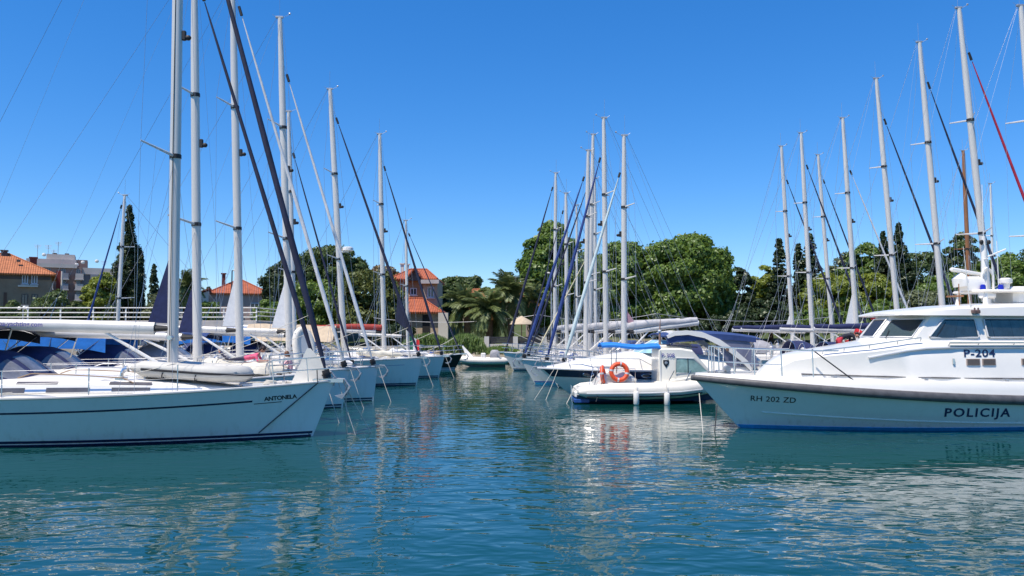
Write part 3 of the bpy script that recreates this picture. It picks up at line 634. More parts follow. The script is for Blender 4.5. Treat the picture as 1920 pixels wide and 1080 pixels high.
# pontoons
def pontoon(name, label, x0, x1, y0, y1):
    t = thing(name, label, 'pontoon', ((x0 + x1) / 2, y0, 0), 0); t['kind'] = 'thing'
    w = (x1 - x0) / 2; L_ = y1 - y0
    obj('deck_slab', box(-w, w, 0, L_, .22, .52, .03), CONCP, t)
    for k in range(int(L_ // 6)):
        obj('float', box(-w + .15, w - .15, .6 + k * 6, 4.9 + k * 6, -.5, .215, .05), CONC, t)
    return t
pontoon('pontoon', 'concrete floating pontoon at the sterns of the yachts on the left', -18.6, -16.9, 19.5, 64)
pontoon('pontoon', 'concrete floating pontoon between the two rows of yachts on the right', 10.1, 11.5, 26.5, 64)
tag(obj('quay', join(box(-120, -20, 63.2, 66, -.8, 1.35, .05)), mat('quay_wall', (0.45, 0.36, 0.27), .9, var=.15, scale=.6, bump=.03, bscale=4)), 'beige quay wall under the railed terrace', 'quay', kind='structure')
tag(obj('quay', join(box(6, 140, 63.2, 66, -.8, 1.1, .05)), CONC), 'low grey quay wall behind the right hand yachts', 'quay', kind='structure')

# terrace on pillars with white railing
TY = 66.5
tx0, tx1 = wx(-260, TY), wx(481, TY)
tr_ = thing('terrace', 'grey concrete terrace with white railing behind the yachts', 'terrace', (tx0, TY, 0))
TL = tx1 - tx0; tz = wz(601, TY)
obj('slab', box(0, TL, 0, 9, tz - .75, tz, .03), CONCP, tr_)
obj('back_wall', box(0, TL - 1, 6, 6.3, 1.0, tz - .76), CONC, tr_)
for i in range(12): obj('pillar', box(2 + i * (TL - 4) / 11 - .22, 2 + i * (TL - 4) / 11 + .22, .8, 1.24, 1.0, tz - .755), CONCP, tr_)
RAILW = mat('railing_white', (0.78, 0.76, 0.70), .5, var=.06)
npst = int(TL // 2.55)
pm = mesh_of('railing_post', box(-.05, .05, -.04, .04, 0, 1.08, .008), RAILW)
for i in range(npst + 1):
    o = bpy.data.objects.new('railing_post', pm); COL.objects.link(o); o.parent = tr_; o.location = (.08 + i * (TL - .16) / npst, .15, tz)
for zz in (.28, .66, 1.06): obj('railing_rail', tube([(0, .09, tz + zz), (TL, .09, tz + zz)], .042, 6), RAILW, tr_)
for zz in (.40, .75, 1.06): obj('railing_rail', tube([(TL - .05, .12, tz + zz), (TL - .05, 8.9, tz + zz)], .04, 6), RAILW, tr_)

# ------------------------------------------------------------------ trees and plants
def leaves_mesh(name, P, N, size, m, seed=0, aspect=.55, axis=None):
    rs = np.random.RandomState(seed); n = len(P); P = np.asarray(P, float); N = np.asarray(N, float)
    N /= np.linalg.norm(N, axis=1, keepdims=True) + 1e-9
    A = rs.normal(size=(n, 3)) * (1 if axis is None else .28) + (0 if axis is None else np.asarray(axis, float)); A -= N * (A * N).sum(1, keepdims=True); A /= np.linalg.norm(A, axis=1, keepdims=True) + 1e-9
    Bv = np.cross(N, A); s = size * rs.uniform(.6, 1.35, (n, 1))
    V = np.stack([P - A * s, P + Bv * s * aspect + N * s * .12, P + A * s, P - Bv * s * aspect + N * s * .12], 1).reshape(-1, 3)
    me = bpy.data.meshes.new(name); me.vertices.add(4 * n); me.vertices.foreach_set('co', V.astype(np.float32).ravel())
    me.loops.add(4 * n); me.loops.foreach_set('vertex_index', np.arange(4 * n, dtype=np.int32)); me.polygons.add(n)
    me.polygons.foreach_set('loop_start', np.arange(0, 4 * n, 4, dtype=np.int32)); me.polygons.foreach_set('loop_total', np.full(n, 4, np.int32))
    me.materials.append(m); me.update(); me.validate(); return me
def crown_points(lobes, n, seed, center, up=.25, jit=.55, vs=.78):
    """leaf places spread over the shells of many lobes"""
    rs = np.random.RandomState(seed); L_ = np.asarray(lobes, float); w = (L_[:, 3] ** 1.5); idx = rs.choice(len(L_), n, p=w / w.sum()); lb = L_[idx]
    d = rs.normal(size=(n, 3)); d /= np.linalg.norm(d, axis=1, keepdims=True)
    out = lb[:, :3] - np.asarray(center); out /= np.linalg.norm(out, axis=1, keepdims=True) + 1e-6
    d = d + out * .75 + np.array([0, 0, up]); d /= np.linalg.norm(d, axis=1, keepdims=True)
    rad = lb[:, 3:4] * np.clip(rs.normal(.9, .16, (n, 1)), .25, 1.3); sq = np.stack([np.ones(n), np.ones(n), np.full(n, vs)], 1)
    P = lb[:, :3] + d * rad * sq; N = d + rs.normal(size=(n, 3)) * jit
    return P, N
def ell_lobes(c, r, n, rl, seed, low=-.5):
    q = random.Random(seed); out = []
    while len(out) < n:
        z = q.uniform(low, 1); a = q.uniform(0, 2 * math.pi); k = math.sqrt(max(0, 1 - z * z)) if z > 0 else math.sqrt(1 - .4 * z * z); f = q.uniform(.62, .95)
        out.append((c[0] + r[0] * k * math.cos(a) * f, c[1] + r[1] * k * math.sin(a) * f, c[2] + r[2] * z * f, rl * q.uniform(.65, 1.3)))
    return out
BARK = mat('bark', (0.09, 0.065, 0.045), .95, var=.35, scale=6, bump=.03, bscale=12)
LF_GREEN = leafmat('leaf_green', (0.040, 0.085, 0.014), (0.190, 0.290, 0.046))
LF_LIME = leafmat('leaf_lime', (0.090, 0.130, 0.014), (0.300, 0.350, 0.046))
LF_DARK = leafmat('leaf_dark', (0.012, 0.024, 0.008), (0.050, 0.078, 0.024), .2)
LF_PINE = leafmat('leaf_pine', (0.026, 0.052, 0.014), (0.115, 0.165, 0.042), .25)
LF_OLIVE = leafmat('leaf_olive', (0.045, 0.060, 0.025), (0.20, 0.23, 0.11), .3)
LF_MAG = leafmat('leaf_glossy', (0.022, 0.042, 0.010), (0.19, 0.21, 0.055), .2)
LF_DRY = leafmat('leaf_dry', (0.10, 0.075, 0.03), (0.30, 0.22, 0.09), .3)
LF_GRASS = leafmat('leaf_grass', (0.045, 0.09, 0.015), (0.17, 0.26, 0.05), .35)
def trunk_geo(h, r, top, seed, lobes, n=6):
    q = random.Random(seed); gs = [tube([(0, 0, -.4), (.05, 0, h * .25), (q.uniform(-.15, .15), q.uniform(-.15, .15), h * .6), (top[0] * .3, top[1] * .3, h)], [r * 1.25, r, r * .85, r * .6], 8)]
    for i in range(n):
        lb = q.choice(lobes); s_ = Vector((0, 0, h * q.uniform(.55, .95))); e_ = Vector(lb[:3]); m_ = s_.lerp(e_, .5) + Vector((0, 0, .4))
        gs.append(tube([s_, m_, e_], [r * .5, r * .3, r * .08], 6))
    return join(*gs)
def tree(name, label, px, Y, topy, wpx, m, n, leaf=.2, boty=None, seed=1, lobes_n=60, kind='round', cat='tree', group=None, depth=1.0, jit=.45, asp=.55, low=-.55):
    x = wx(px, Y); zg = gz(x, Y); zt = wz(topy, Y); rx = wpx / 2 * Y / F; h = zt - zg
    t = thing(name, label, cat, (x, Y, zg), 0, group)
    zbot = (wz(boty, Y) - zg) if boty else h * .12
    if kind == 'round':
        c = (0, 0, (zbot + h) / 2); r = (rx, rx * depth, (h - zbot) / 2); rl = max(.35, min(rx, r[2]) * .27); lobes = ell_lobes(c, (rx - rl * .6, rx * depth - rl * .6, r[2] - rl * .6), lobes_n, rl, seed, low)
        lobes += [(c[0] + q[0], c[1] + q[1], c[2] + q[2], rl * 1.2) for q in [(random.Random(seed + i).uniform(-.4, .4) * rx, random.Random(seed + i + 50).uniform(-.4, .4) * rx, random.Random(seed + i + 99).uniform(-.5, .4) * r[2]) for i in range(8)]]
    elif kind == 'cypress':
        lobes = []; q = random.Random(seed); c = (0, 0, h * .4)
        for i in range(lobes_n * 8):
            k = q.random() ** .9; w = rx * (.60 + .40 * math.sin(min(1, k * 2.4) * math.pi / 2)) * (1 - k ** 2.2) ** .9; a = q.uniform(0, 6.28); f = q.uniform(.15, .88)
            lobes.append((w * f * math.cos(a), w * f * math.sin(a), h * (.03 + .95 * k), max(.24, w * .30)))
    elif kind == 'spruce':
        lobes = []; q = random.Random(seed); c = (0, 0, h * .3)
        for i in range(420):
            k = q.random() ** 1.15; z = h * (.03 + .95 * k); w = (rx * (1 - k) ** .85) * q.uniform(.75, 1.12) + .10; a = q.uniform(0, 6.28); f = q.random() ** .5
            lobes.append((w * f * math.cos(a), w * f * math.sin(a), z - .22 * w * f, max(.24, w * .26)))
    P, N = crown_points(lobes, n, seed, c, jit=jit, vs={'round': .78, 'cypress': 1.7, 'spruce': .55}[kind])
    o = bpy.data.objects.new('crown', leaves_mesh('crown', P, N, leaf, m, seed, asp)); COL.objects.link(o); o.parent = t
    obj('trunk', trunk_geo(min(h * .6, c[2]), max(.12, rx * .07), (0, 0), seed, lobes, 7 if kind == 'round' else 0), BARK, t)
    return t
# ------------------------------------------------------------------ the yachts
GL = 'yachts moored bows out on the left'; GC = 'yachts moored bows out in the middle'; GR = 'yachts moored stern to on the right'
bA, HA, iA = sailboat('nearest white yacht on the left with its name on the bow and black stripe', 19.45, 5, 11.0, 3.6, bow=628, fb=(1.06, 1.07, 1.30), mt=(339, -420), mb=(324, 640),
    mr=.104, jib='n', jf=.90, jr=.080, hood=NAVYC, bim=BLACKC, clew=(NAVYC, .45, 1.5), near=True, group=GL, gooz=2.58, boomL=4.9, boot=NAVYP, ov=.66)
bB, HB, iB = sailboat('white yacht with two children on its foredeck, second on the left', 22.6, 4, 10.8, 3.5, bow=606, fb=(1.08, 1.1, 1.32), mt=(364, -60), mb=(370, 660), mr=.10, jib='n', jf=.97, jr=.072,
    hood=NAVYC, bim=BLACKC, clew=(NAVYC, .40, 1.3), group=GL, gooz=2.35, boot=BLUEP, ov=.5)
bC, HC, iC = sailboat('white yacht with white furled jib and bright blue cockpit tent, third on the left', 26.6, 4, 10.8, 3.5, bow=656, fb=(1.05, 1.08, 1.25), mt=(436, -22), mb=(450, 660), mr=.105, jib='w', jf=.98, jr=.068,
    hood=NAVYC, bim=BLUEC, clew=(SAILW, .42, 1.6), group=GL, gooz=2.55, ov=.28, val=.5, zbim=1.0)
bD, HD, iD = sailboat('white yacht with grey cockpit canopy and twin black waterlines, fourth on the left', 29.2, 3, 10.8, 3.5, bow=709, fb=(1.0, 1.05, 1.22), mt=(525, 34), mb=(543, 660), mr=.105, jib='w', jf=.86, jr=.068,
    hood=GREYC, bim=GREYC, clew=(SAILW, .5, 1.6), group=GL, gooz=2.5, ov=.2, roll=SAILW)
bE2, HE2, iE2 = sailboat('smaller yacht with thin dark jib, hidden behind the fourth yacht on the left', 33.2, 3, 8.6, 2.9, bow=668, fb=(.95, .98, 1.1), mt=(541, 210), mb=(552, 655), mr=.085, jib='n', jf=.86, jr=.05,
    hood=NAVYC, bim=MIDBC, group=GL, gooz=2.35)
bE, HE, iE = sailboat('white yacht with navy waterline and dark red bottom paint, bow to the channel', 37.6, 3, 11.2, 3.6, bow=792, fb=(1.05, 1.1, 1.27), mt=(619, 168), mb=(645, 650), mr=.115, jib='n', jf=.92, jr=.075,
    hood=NAVYC, bim=BLUEC, group=GL, boom='drape', boommat=BEIGEC, gooz=2.6, radar=.39, stripe=False, ov=.34, roll=CREAMC, val=.5, jclew=True)
bF, HF, iF = sailboat('white yacht with name in small letters, last pale hull on the left', 43.8, 3, 10.2, 3.3, bow=834, fb=(1.0, 1.02, 1.15), mt=(712, 252), mb=(720, 640), mr=.11, jib='n', jf=.88, jr=.072,
    hood=NAVYC, bim=None, boom='bag', boommat=mat('canvas_dull_red', (.33, .04, .03), .8, var=.25, scale=4, bump=.02, bscale=6), group=GL, gooz=2.5, stripe=False, ov=.45, roll=SAILW)
bG, HG, iG = sailboat('small black hulled sailing boat at the far end of the left row', 53.5, 2, 7.6, 2.5, bow=868, fb=(.78, .8, 1.0), mt=(761, 414), mb=(764, 640), mr=.08, jib='n', jf=.93, jr=.05, hood=None, hullm=BLACKP, boot=WHITE,
    group=GL, gooz=2.2, spread=1, stripe=False)
bH, HH, iH = sailboat('yacht with pale mast and blue furled jib sloping left, beyond the left pontoon', 44.0, 180, 9.5, 3.0, bow=142, fb=(1.0, 1.0, 1.15), mt=(234, 367), mb=(221, 600), mr=.085, jib='b', jf=.97, jr=.06, hood=NAVYC, group='yachts beyond the left pontoon', gooz=2.3)

cen = [  # label, D, bow px, mast top, mast low, jib, hood, extra
 ('small white yacht with one dark slot window, farthest bow of the middle row', 52.0, 943, (1042, 325), (1040, 645), 'n', NAVYC, dict(jf=.95)),
 ('yacht with short thin mast, far back in the middle row', 55.5, 985, (1081, 385), (1082, 640), None, None, dict(mr=.075)),
 ('yacht with thin dark jib and second mast from the left in the middle row', 48.4, 978, (1061, 363), (1063, 645), 'n', MIDBC, dict(jf=.92, jr=.045)),
 ('yacht with slim short mast hidden among the middle masts', 45.2, 1000, (1115, 335), (1117, 640), 'y', NAVYC, dict(jf=.62, jr=.035, mr=.085)),
 ('yacht with tall mast beside its twin in the thick of the middle row', 42.0, 985, (1112, 253), (1105, 645), 'n', GREYC, dict(jf=.80, jr=.06)),
 ('white yacht with blue bottom stripe, bow next to the motor yacht', 38.8, 976, (1103, 283), (1098, 645), 'b', NAVYC, dict(jf=.90, jr=.085, boot=BLUEP, stripe=False)),
 ('yacht with the tallest mast and navy jib in the middle row', 36.2, 1018, (1132, 222), (1136, 635), 'b', NAVYC, dict(jf=.86, jr=.085)),
 ('yacht with pale teal furled jib and faded pink cloth, middle row', 33.9, 1050, (1170, 255), (1170, 625), 't', NAVYC, dict(jf=.86, jr=.085, clew=(PINKC, .55, .75))),
]
for (lb, D, bw_, mt, mb, jb_, hd_, ex) in cen:
    ang = 180 + 3; Lc = min(9.2, (9.6 - wx(bw_, D)))
    kw = dict(boom='bag', boommat=mat('canvas_pale', (.46, .45, .45), .8, var=.12, scale=4, bump=.02, bscale=6), mr=.10, gooz=2.5, group=GC, sh=.25, ov=.95); kw.update(ex)
    sailboat(lb, D, ang, Lc, min(3.0, Lc * .31), bow=bw_, fb=(.95, .97, 1.15), mt=mt, mb=mb, jib=jb_, hood=hd_, anchor=True, **kw)
rig = [  # label, D, mast top, mast low, jib, extra
 ('yacht with leftmost mast of the right row', 51.0, (1465, 275), (1485, 610), 'n', dict(jf=.86, boom='bag', boommat=NAVYC, clew=(SAILW, .35, .9))),
 ('yacht with second mast from the left in the right row', 47.6, (1502, 250), (1522, 612), 'n', dict(jf=.88, boom='bag', boommat=NAVYC)),
 ('yacht with third and short mast in the right row', 54.5, (1534, 291), (1559, 608), 'n', dict(jf=.9, boom='bag', boommat=BLACKC)),
 ('yacht with white furled jib in the right row', 44.0, (1580, 222), (1605, 600), 'w', dict(jf=.80, jr=.06, boom='furl', clew=(SAILW, .55, 1.9))),
 ('yacht with steel blue mast and navy jib in the right row', 39.6, (1643, 148), (1682, 585), 'n', dict(jf=.88, boom='bag', boommat=NAVYC)),
 ('yacht with tall pale mast and long navy jib, behind the police launch', 35.2, (1724, 80), (1766, 565), 'n', dict(jf=.90, boom='bag', boommat=REDC, boomL=2.6, gooz=2.95)),
 ('yacht with red furled jib, tallest mast behind the police launch', 31.2, (1798, 16), (1852, 545), 'r', dict(jf=.90, boom='furl', hood=NAVYC)),
 ('classic yacht with varnished wooden mast behind the police launch', 57.5, (1806, 283), (1818, 550), None, dict(mastm=WOOD, mr=.13, boom='bag', boommat=CREAMC, spread=1)),
 ('yacht with slim white mast standing right of the wooden mast', 61.0, (1857, 345), (1863, 560), None, dict(mastm=ALUW, mr=.08)),
 ('yacht cut by the right edge, only its mast head and shrouds in view', 27.4, (1914, 12), (1962, 560), 'n', dict(jf=.9)),
]
RIG = []
for (lb, D, mt, mb, jb_, ex) in rig:
    kw = dict(mr=.11, gooz=2.5, group=GR, hood=NAVYC if D < 46 else GREYC, jr=.07); kw.update(ex)
    RIG.append(sailboat(lb, D, 2, 10.2 if D < 50 else 9.2, 3.0 if D > 50 else 3.2, J=4.0, fb=(.98, 1.0, 1.2), mt=mt, mb=mb, jib=jb_, anchor=False, **kw))

# ---- details of the nearest yacht
obj('lettering', HA.text('ANTONELA', .135, 11 - 1.50, .90, -1, slope=.055, bold=.03, space=.92), INKB, bA, 0)
obj('lettering_underline', HA.strip(lambda u: HA.sheer(u) - .385, lambda u: HA.sheer(u) - .37, .85, .905, sides=(-1,)), INKB, bA, 0)
V, Fc = letters('seba-yachting.com', .15, .02)
g0 = iA['ga']; xt = g0.x - .28
wtx = max(v[0] for v in V); bx_end = (bA.matrix_world.inverted() @ at(74, 612, 18.5))
bpy.context.view_layer.update(); bx_end = bA.matrix_world.inverted() @ at(74, 612, 18.6)
obj('lettering', ([(bx_end.x - wtx + a, -.130, iA['ga'].z - .03 + b + .12 * ((g0.x - (bx_end.x - wtx + a)) / 4.9)) for a, b, c in V], Fc), INKV, bA, 0)
L = 11.0
obj('bow_screen', join(prism([(L - 1.02, HA.deckz(L - 1) + .02), (L - .05, HA.deckz(L) + .02), (L - .10, HA.deckz(L) + .27), (L - .58, HA.deckz(L) + .80), (L - .66, HA.deckz(L) + .80)], -.0125, .0125)), mat('bow_screen_canvas', (.80, .76, .68), .7, var=.06, scale=4, bump=.006, bscale=8), bA, 0)
for v_ in bA.children[-1].data.vertices: v_.co.y += -.34 + .36 * (v_.co.z - HA.deckz(L)) / .8
obj('mooring_line', tube([(L - .38, -.24, HA.deckz(L) + .30)] + [HA.pt(HA.u_of(L - .36 - 1.30 * q / 6, HA.deckz(L - .5) * (1 - q / 6) + .14 * q / 6), HA.deckz(L - .5) * (1 - q / 6) + .14 * q / 6, -1) + Vector((0, -.03, 0)) for q in range(7)], .013, 6), ROPED, bA)
for (pa, pb, m_) in (((L + .1, -.02, HA.deckz(L) - .02), (L + .62, .05, -.3), ROPE), ((L + .26, .02, HA.deckz(L) + .02), (L + .30, .3, -.3), GALV), ((L + .2, .05, HA.deckz(L)), (L + .95, .6, -.2), ROPE)):
    obj('mooring_line', rope(pa, pb, 0.03, .012), m_, bA)
obj('bow_hanging_line', rope((L - .62, -.05, .30), (L - .55, -.05, -.2), -.06, .012), ROPED, bA)
for xx, zz in ((4.3, .0), (6.2, .0)):
    f_ = iA['side'](-1)
    obj('upper_window', slab(lambda a, b: (Vector((f_(a, .95)[0].x, f_(a, .95)[0].y * (.985 - .10 * b), f_(a, .95)[0].z + .03 + .09 * b)), Vector((0, -.6, .8))), xx, xx + .85, 0, .55, 4, 1, .006, .01), SMOKE, bA)
obj('horseshoe_line', rope((3.2, -1.35, 1.12), (6.8, -1.35, 1.15), -.02, .012), ROPE, bA)
# bow lettering marks on the fifth and sixth hulls
obj('lettering', HF.text('ZORICA', .16, 10.2 - 1.75, .82, -1, slope=.02, bold=.01), INK, bF, 0)
obj('lettering', HF.text('ZADAR', .10, 10.2 - 1.62, .50, -1, slope=.01), INK, bF, 0)
obj('name_stripe', HE.strip(lambda u: HE.sheer(u) - .28, lambda u: HE.sheer(u) - .265, .78, .93, sides=(-1,)), INKV, bE)
obj('bottom_antifoul', HE.strip(-.3, .05, 0, .995, h=.006), ANTIR, bE)
for (b_, H_, L_) in ((bB, HB, 10.8), (bC, HC, 10.8), (bD, HD, 10.8), (bE, HE, 11.2), (bF, HF, 10.2)):
    z_ = H_.deckz(L_)
    obj('mooring_line', rope((L_ + .05, -.1, z_), (L_ + .62, -.5, -.2), .05, .010), ROPE, b_)
# Italian-style courtesy flag on the sixth yacht: green, white, red cloth hanging at its bow
fl = thing('flag', 'green white and red cloth flag hanging near the far left yacht bows', 'flag', (wx(768, 44.5), 44.5, wz(655, 44.5))); fl.scale = (.62, .62, .72)
obj('staff', tube([(0, 0, -.5), (0, 0, 1.9)], .02, 6), WIRE, fl)
for i, m_ in enumerate((mat('flag_green', (.01, .14, .08), .8), SAILW, REDC)):
    obj('panel', slab(lambda a, b: (Vector((.02 + .28 * (i + a) + .02, .06 * math.sin((i + a) * 3.2), 1.05 - 1.0 * b - .12 * (i + a))), Vector((0, -1, 0))), 0, 1, 0, 1, 4, 4, .004, .004), m_, fl)

def on(boat, x, y, z, rz=0.0):
    return boat.matrix_world @ Matrix.Translation((x, y, z)) @ Matrix.Rotation(rz, 4, 'Z')
bpy.context.view_layer.update()
zA = HA.deckz(8) + .32
dinghy('inflatable_dinghy', 'grey inflatable dinghy lashed upside down on the near left foredeck', on(bA, 11 - 4.25, -.05, zA + .36) @ Matrix.Rotation(R(4.5), 4, 'Y') @ Matrix.Rotation(math.pi, 4, 'X'), 2.45, 1.35, .19, TUBEG, BLK, upside=True)
# covered dinghy on the second yacht
cvd = thing('covered_dinghy', 'dinghy under a wrinkled cream canvas cover, children lying on it', 'dinghy'); cvd.matrix_world = on(bB, 10.8 - 3.35, 0, HB.deckz(8.4) + .12)
ring = []
for i in range(15):
    k = i / 14; w = .62 * math.sin(math.pi * min(1, .12 + k * .55)) ** .6 * (1 if k < .75 else (1 - (k - .75) * 2.2)); hh = (.40 + .05 * math.sin(k * 11)) * (1 - .35 * k) * (1 if i not in (0, 14) else .7)
    ring.append([(k * 2.4, w * math.cos(a) * (1 + .03 * math.sin(a * 5 + i)), .02 + hh * max(0, math.sin(a)) ** .7 + .012 * math.sin(i * 2.1 + a * 4)) for a in [math.pi * j / 12 for j in range(13)]])
obj('cover', loft(ring, True, True), CREAMC, cvd, 60)
for k in (3, 7, 11): obj('lashing', tube([Vector(p) * 1.0 + Vector((0, 0, .01)) for p in ring[k]], .012, 5), ROPE, cvd)
dinghy('inflatable_dinghy', 'pale inflatable dinghy standing on end behind the near left bow', on(bC, 10.8 - 1.35, .1, HC.deckz(9) - .05) @ Matrix.Rotation(R(-98), 4, 'Y') @ Matrix.Rotation(R(-60), 4, 'X'), 1.62, .78, .12, TUBEW)
lifebuoy('orange lifebuoy on the stern rail of the second yacht on the left', tuple(on(bB, 2.55, -1.15, HB.deckz(2) + .60).translation), (.3, -1, .1), .22, .07)
cf = thing('red_dinghy_cover', 'red sail bag lashed on deck behind the police launch bow', 'sail bag'); cf.matrix_world = Matrix.Translation(at(1632, 601, 36.6))
obj('bag', tube([(0, 0, .16), (.05, 0, .17), (.3, 0, .20), (.75, 0, .2), (.8, 0, .17), (.84, 0, .16)], [.05, .15, .18, .18, .15, .05], 12), REDC, cf, 60)
for k in (.25, .6): obj('strap', torus((k, 0, .195), .187, .012, (1, 0, 0), 16, 5), BLK, cf)

# ------------------------------------------------------------------ police launch P-204
PL = 13.6; ph = R(188)
pbow = Vector((wx(1300, 20.95), 20.95, 0)); pax = Vector((math.cos(ph), math.sin(ph), 0)); porg = pbow - pax * PL
P = thing('police_launch', 'large white police launch marked P-204 with black rubbing band', 'police boat', tuple(porg), ph)
HP = Hull(PL, 3.9, (.70, .80, 1.30), zb=-.45, um=.52, sr=.9, ov=1.62, fl=.70, flb=.22, tr=0, p=2.25, q=1.0, e=.75)
ph_ = obj('hull', HP.geo(12), HULLW, P); obj('transom', HP.transom(), HULLW, P)
obj('bottom_paint', HP.strip(-.35, .085, 0, .997, .012, 70), ANTIF, ph_)
obj('chine_rail', HP.strip(lambda u: .16 + .62 * max(0, u - .35) ** 1.6, lambda u: .185 + .62 * max(0, u - .35) ** 1.6, .05, .93, .02), WHITE, ph_)
zdk = lambda u: 1.20 + .24 * u ** 2
rings_l = {1: [], -1: []}
for u in HP.us(30):
    for sd_ in (1, -1):
        p = HP.pt(u, HP.sheer(u), sd_); k = min(1, HP.plan(u) * 4); zd = max(zdk(u), HP.sheer(u) + .10)
        rings_l[sd_].append([p, Vector((p.x - .02, p.y - sd_ * .045 * k, p.z + (zd - p.z) * .5)), Vector((p.x - .04, p.y - sd_ * .09 * k, zd - .015)), Vector((p.x - .045, p.y - sd_ * .105 * k, zd)), Vector((p.x - .10, p.y - sd_ * .20 * k, zd)), Vector((p.x - .105, p.y - sd_ * .205 * k, zd - .07))])
obj('bulwark', join(loft(rings_l[1], False, False), loft(rings_l[-1], False, False)), WHITE, P)
drk = []
for a_, b_ in zip(rings_l[-1], rings_l[1]): drk.append([a_[5], Vector((a_[5].x, 0, a_[5].z + .03)), b_[5]])
obj('deck', loft(drk, False, False), DECKW, P)
rb = []
for u in HP.us(34):
    p = HP.pt(u, HP.sheer(u), 1); rb.append((p.x, p.y + .035, p.z + .005))
nrb = len(rb)
rrad = [.125 - .05 * (i / (nrb - 1)) ** 2 for i in range(nrb)]
obj('rubbing_band', tube(rb + [(PL + .05, 0, rb[-1][2])] + [(x, -y, z) for x, y, z in rb[::-1]], rrad + [.07] + rrad[::-1], 10, flat=.6), FEND, P, 60)
LX = lambda s_: PL - s_
# deckhouse
def interp(tab, x):
    if x <= tab[0][0]: return tab[0][1]
    for (a, b), (c, d) in zip(tab, tab[1:]):
        if x <= c: return b + (d - b) * (x - a) / (c - a)
    return tab[-1][1]
dzt = [(1.9, 1.40), (2.1, 1.60), (2.45, 1.83), (3.0, 1.95), (3.6, 2.03), (4.4, 2.13), (5.1, 2.24), (5.6, 2.30), (11.6, 2.30)]
dwt = [(1.9, .42), (2.45, .66), (3.2, .98), (4.2, 1.25), (5.2, 1.42), (6.5, 1.52), (11.6, 1.52)]
def dsec(s_):
    w, z1 = interp(dwt, s_), interp(dzt, s_); z0 = zdk(1 - s_ / PL) - .08; x = LX(s_); zc_ = z0 + (z1 - z0) * .86
    return [(x, -w, z0), (x, -w * .975, zc_), (x, -w * .90, z1 - .03), (x, -w * .78, z1), (x, 0, z1 + .05), (x, w * .78, z1), (x, w * .90, z1 - .03), (x, w * .975, zc_), (x, w, z0)]
ss = [1.9, 2.0, 2.1, 2.25, 2.45, 2.7, 3.0, 3.3, 3.6, 4.0, 4.4, 4.8, 5.2, 5.6, 6, 6.5, 7, 8, 9, 10, 11.6]
dh = obj('deckhouse', loft([dsec(s_) for s_ in ss], False, True), WHITE, P)
def dside(sd_):
    def f(s_, z):
        q = dsec(s_); A, B_ = Vector(q[8]), Vector(q[7]); k = (z - A.z) / (B_.z - A.z); p = A.lerp(B_, k); q2 = dsec(s_ + .05); n_ = (Vector(q2[8]) - A).cross(B_ - A).normalized()
        if n_.y < 0: n_ = -n_
        if sd_ < 0: p.y *= -1; n_.y *= -1
        return p, n_
    return f
dp = dside(1)
def dtext(txt, size, s0, z0, bold=.01, h=.008, wide=1.0):
    V, Fc = letters(txt, size, bold, 0, 1.08); V = [(a * wide, b, c) for a, b, c in V]; return [tuple(dp(s0 + a, z0 + b)[0] + dp(s0 + a, z0 + b)[1] * h) for a, b, c in V], Fc
obj('lettering', dtext('P-204', .26, 6.58, 1.868, .02, wide=1.38), INK, P, 0)
for s0 in (6.65, 7.09, 8.2):
    fr_ = obj('vent', slab(dp, s0, s0 + .385, 1.645, 1.815, 2, 1, .012), mat('vent_frame', (.42, .33, .28), .5), P, 0)
    for k in range(5): obj('vent_slat', slab(dp, s0 + .03, s0 + .355, 1.66 + k * .031, 1.676 + k * .031, 2, 1, .024), mat('vent_brown', (.17, .12, .09), .5), fr_, 0)
obj('door_latch', join(slab(dp, 6.28, 6.33, 1.68, 1.82, 1, 1, .03)), STEEL, P)
obj('side_moulding', tube([dp(4.15, 1.84)[0] + Vector((0, .02, 0))] + [dp(s_, z_)[0] + Vector((0, .02, 0)) for s_, z_ in ((4.6, 1.93), (5.1, 2.02), (5.6, 2.08), (6.2, 2.10), (7, 2.105), (9, 2.11), (11.4, 2.11))], .03, 7), GREYW, P)
obj('knee_shadow_line', tube([dp(s_, zdk(1 - s_ / PL) + .06)[0] + Vector((0, .01, 0)) for s_ in (2.6, 3.5, 4.5, 6, 8, 11.4)], .020, 6), FEND, P)  # knee line in dark grey, drawing the shadow gap below the deckhouse
hr_ = [(LX(s_), interp(dwt, s_) * .93 + .05, interp(dzt, s_) + .06) for s_ in (3.1, 3.6, 4.2, 4.9, 5.5)]
obj('handrail', tube(hr_, .016, 6), STEEL, P)
for p in hr_: obj('handrail_stay', tube([p, (p[0], p[1] - .03, p[2] - .1)], .01, 5), STEEL, P)
hr2 = [dp(s_, 2.16)[0] + Vector((0, .05, .06)) for s_ in (6.2, 7, 8, 9, 10, 11)]
obj('handrail', tube(hr2, .02, 6), STEEL, P); obj('handrail', tube([p - Vector((0, 0, .07)) for p in hr2], .014, 6), STEEL, P)
for p in hr2: obj('handrail_stay', tube([p, p - Vector((0, .06, .09))], .012, 5), STEEL, P)
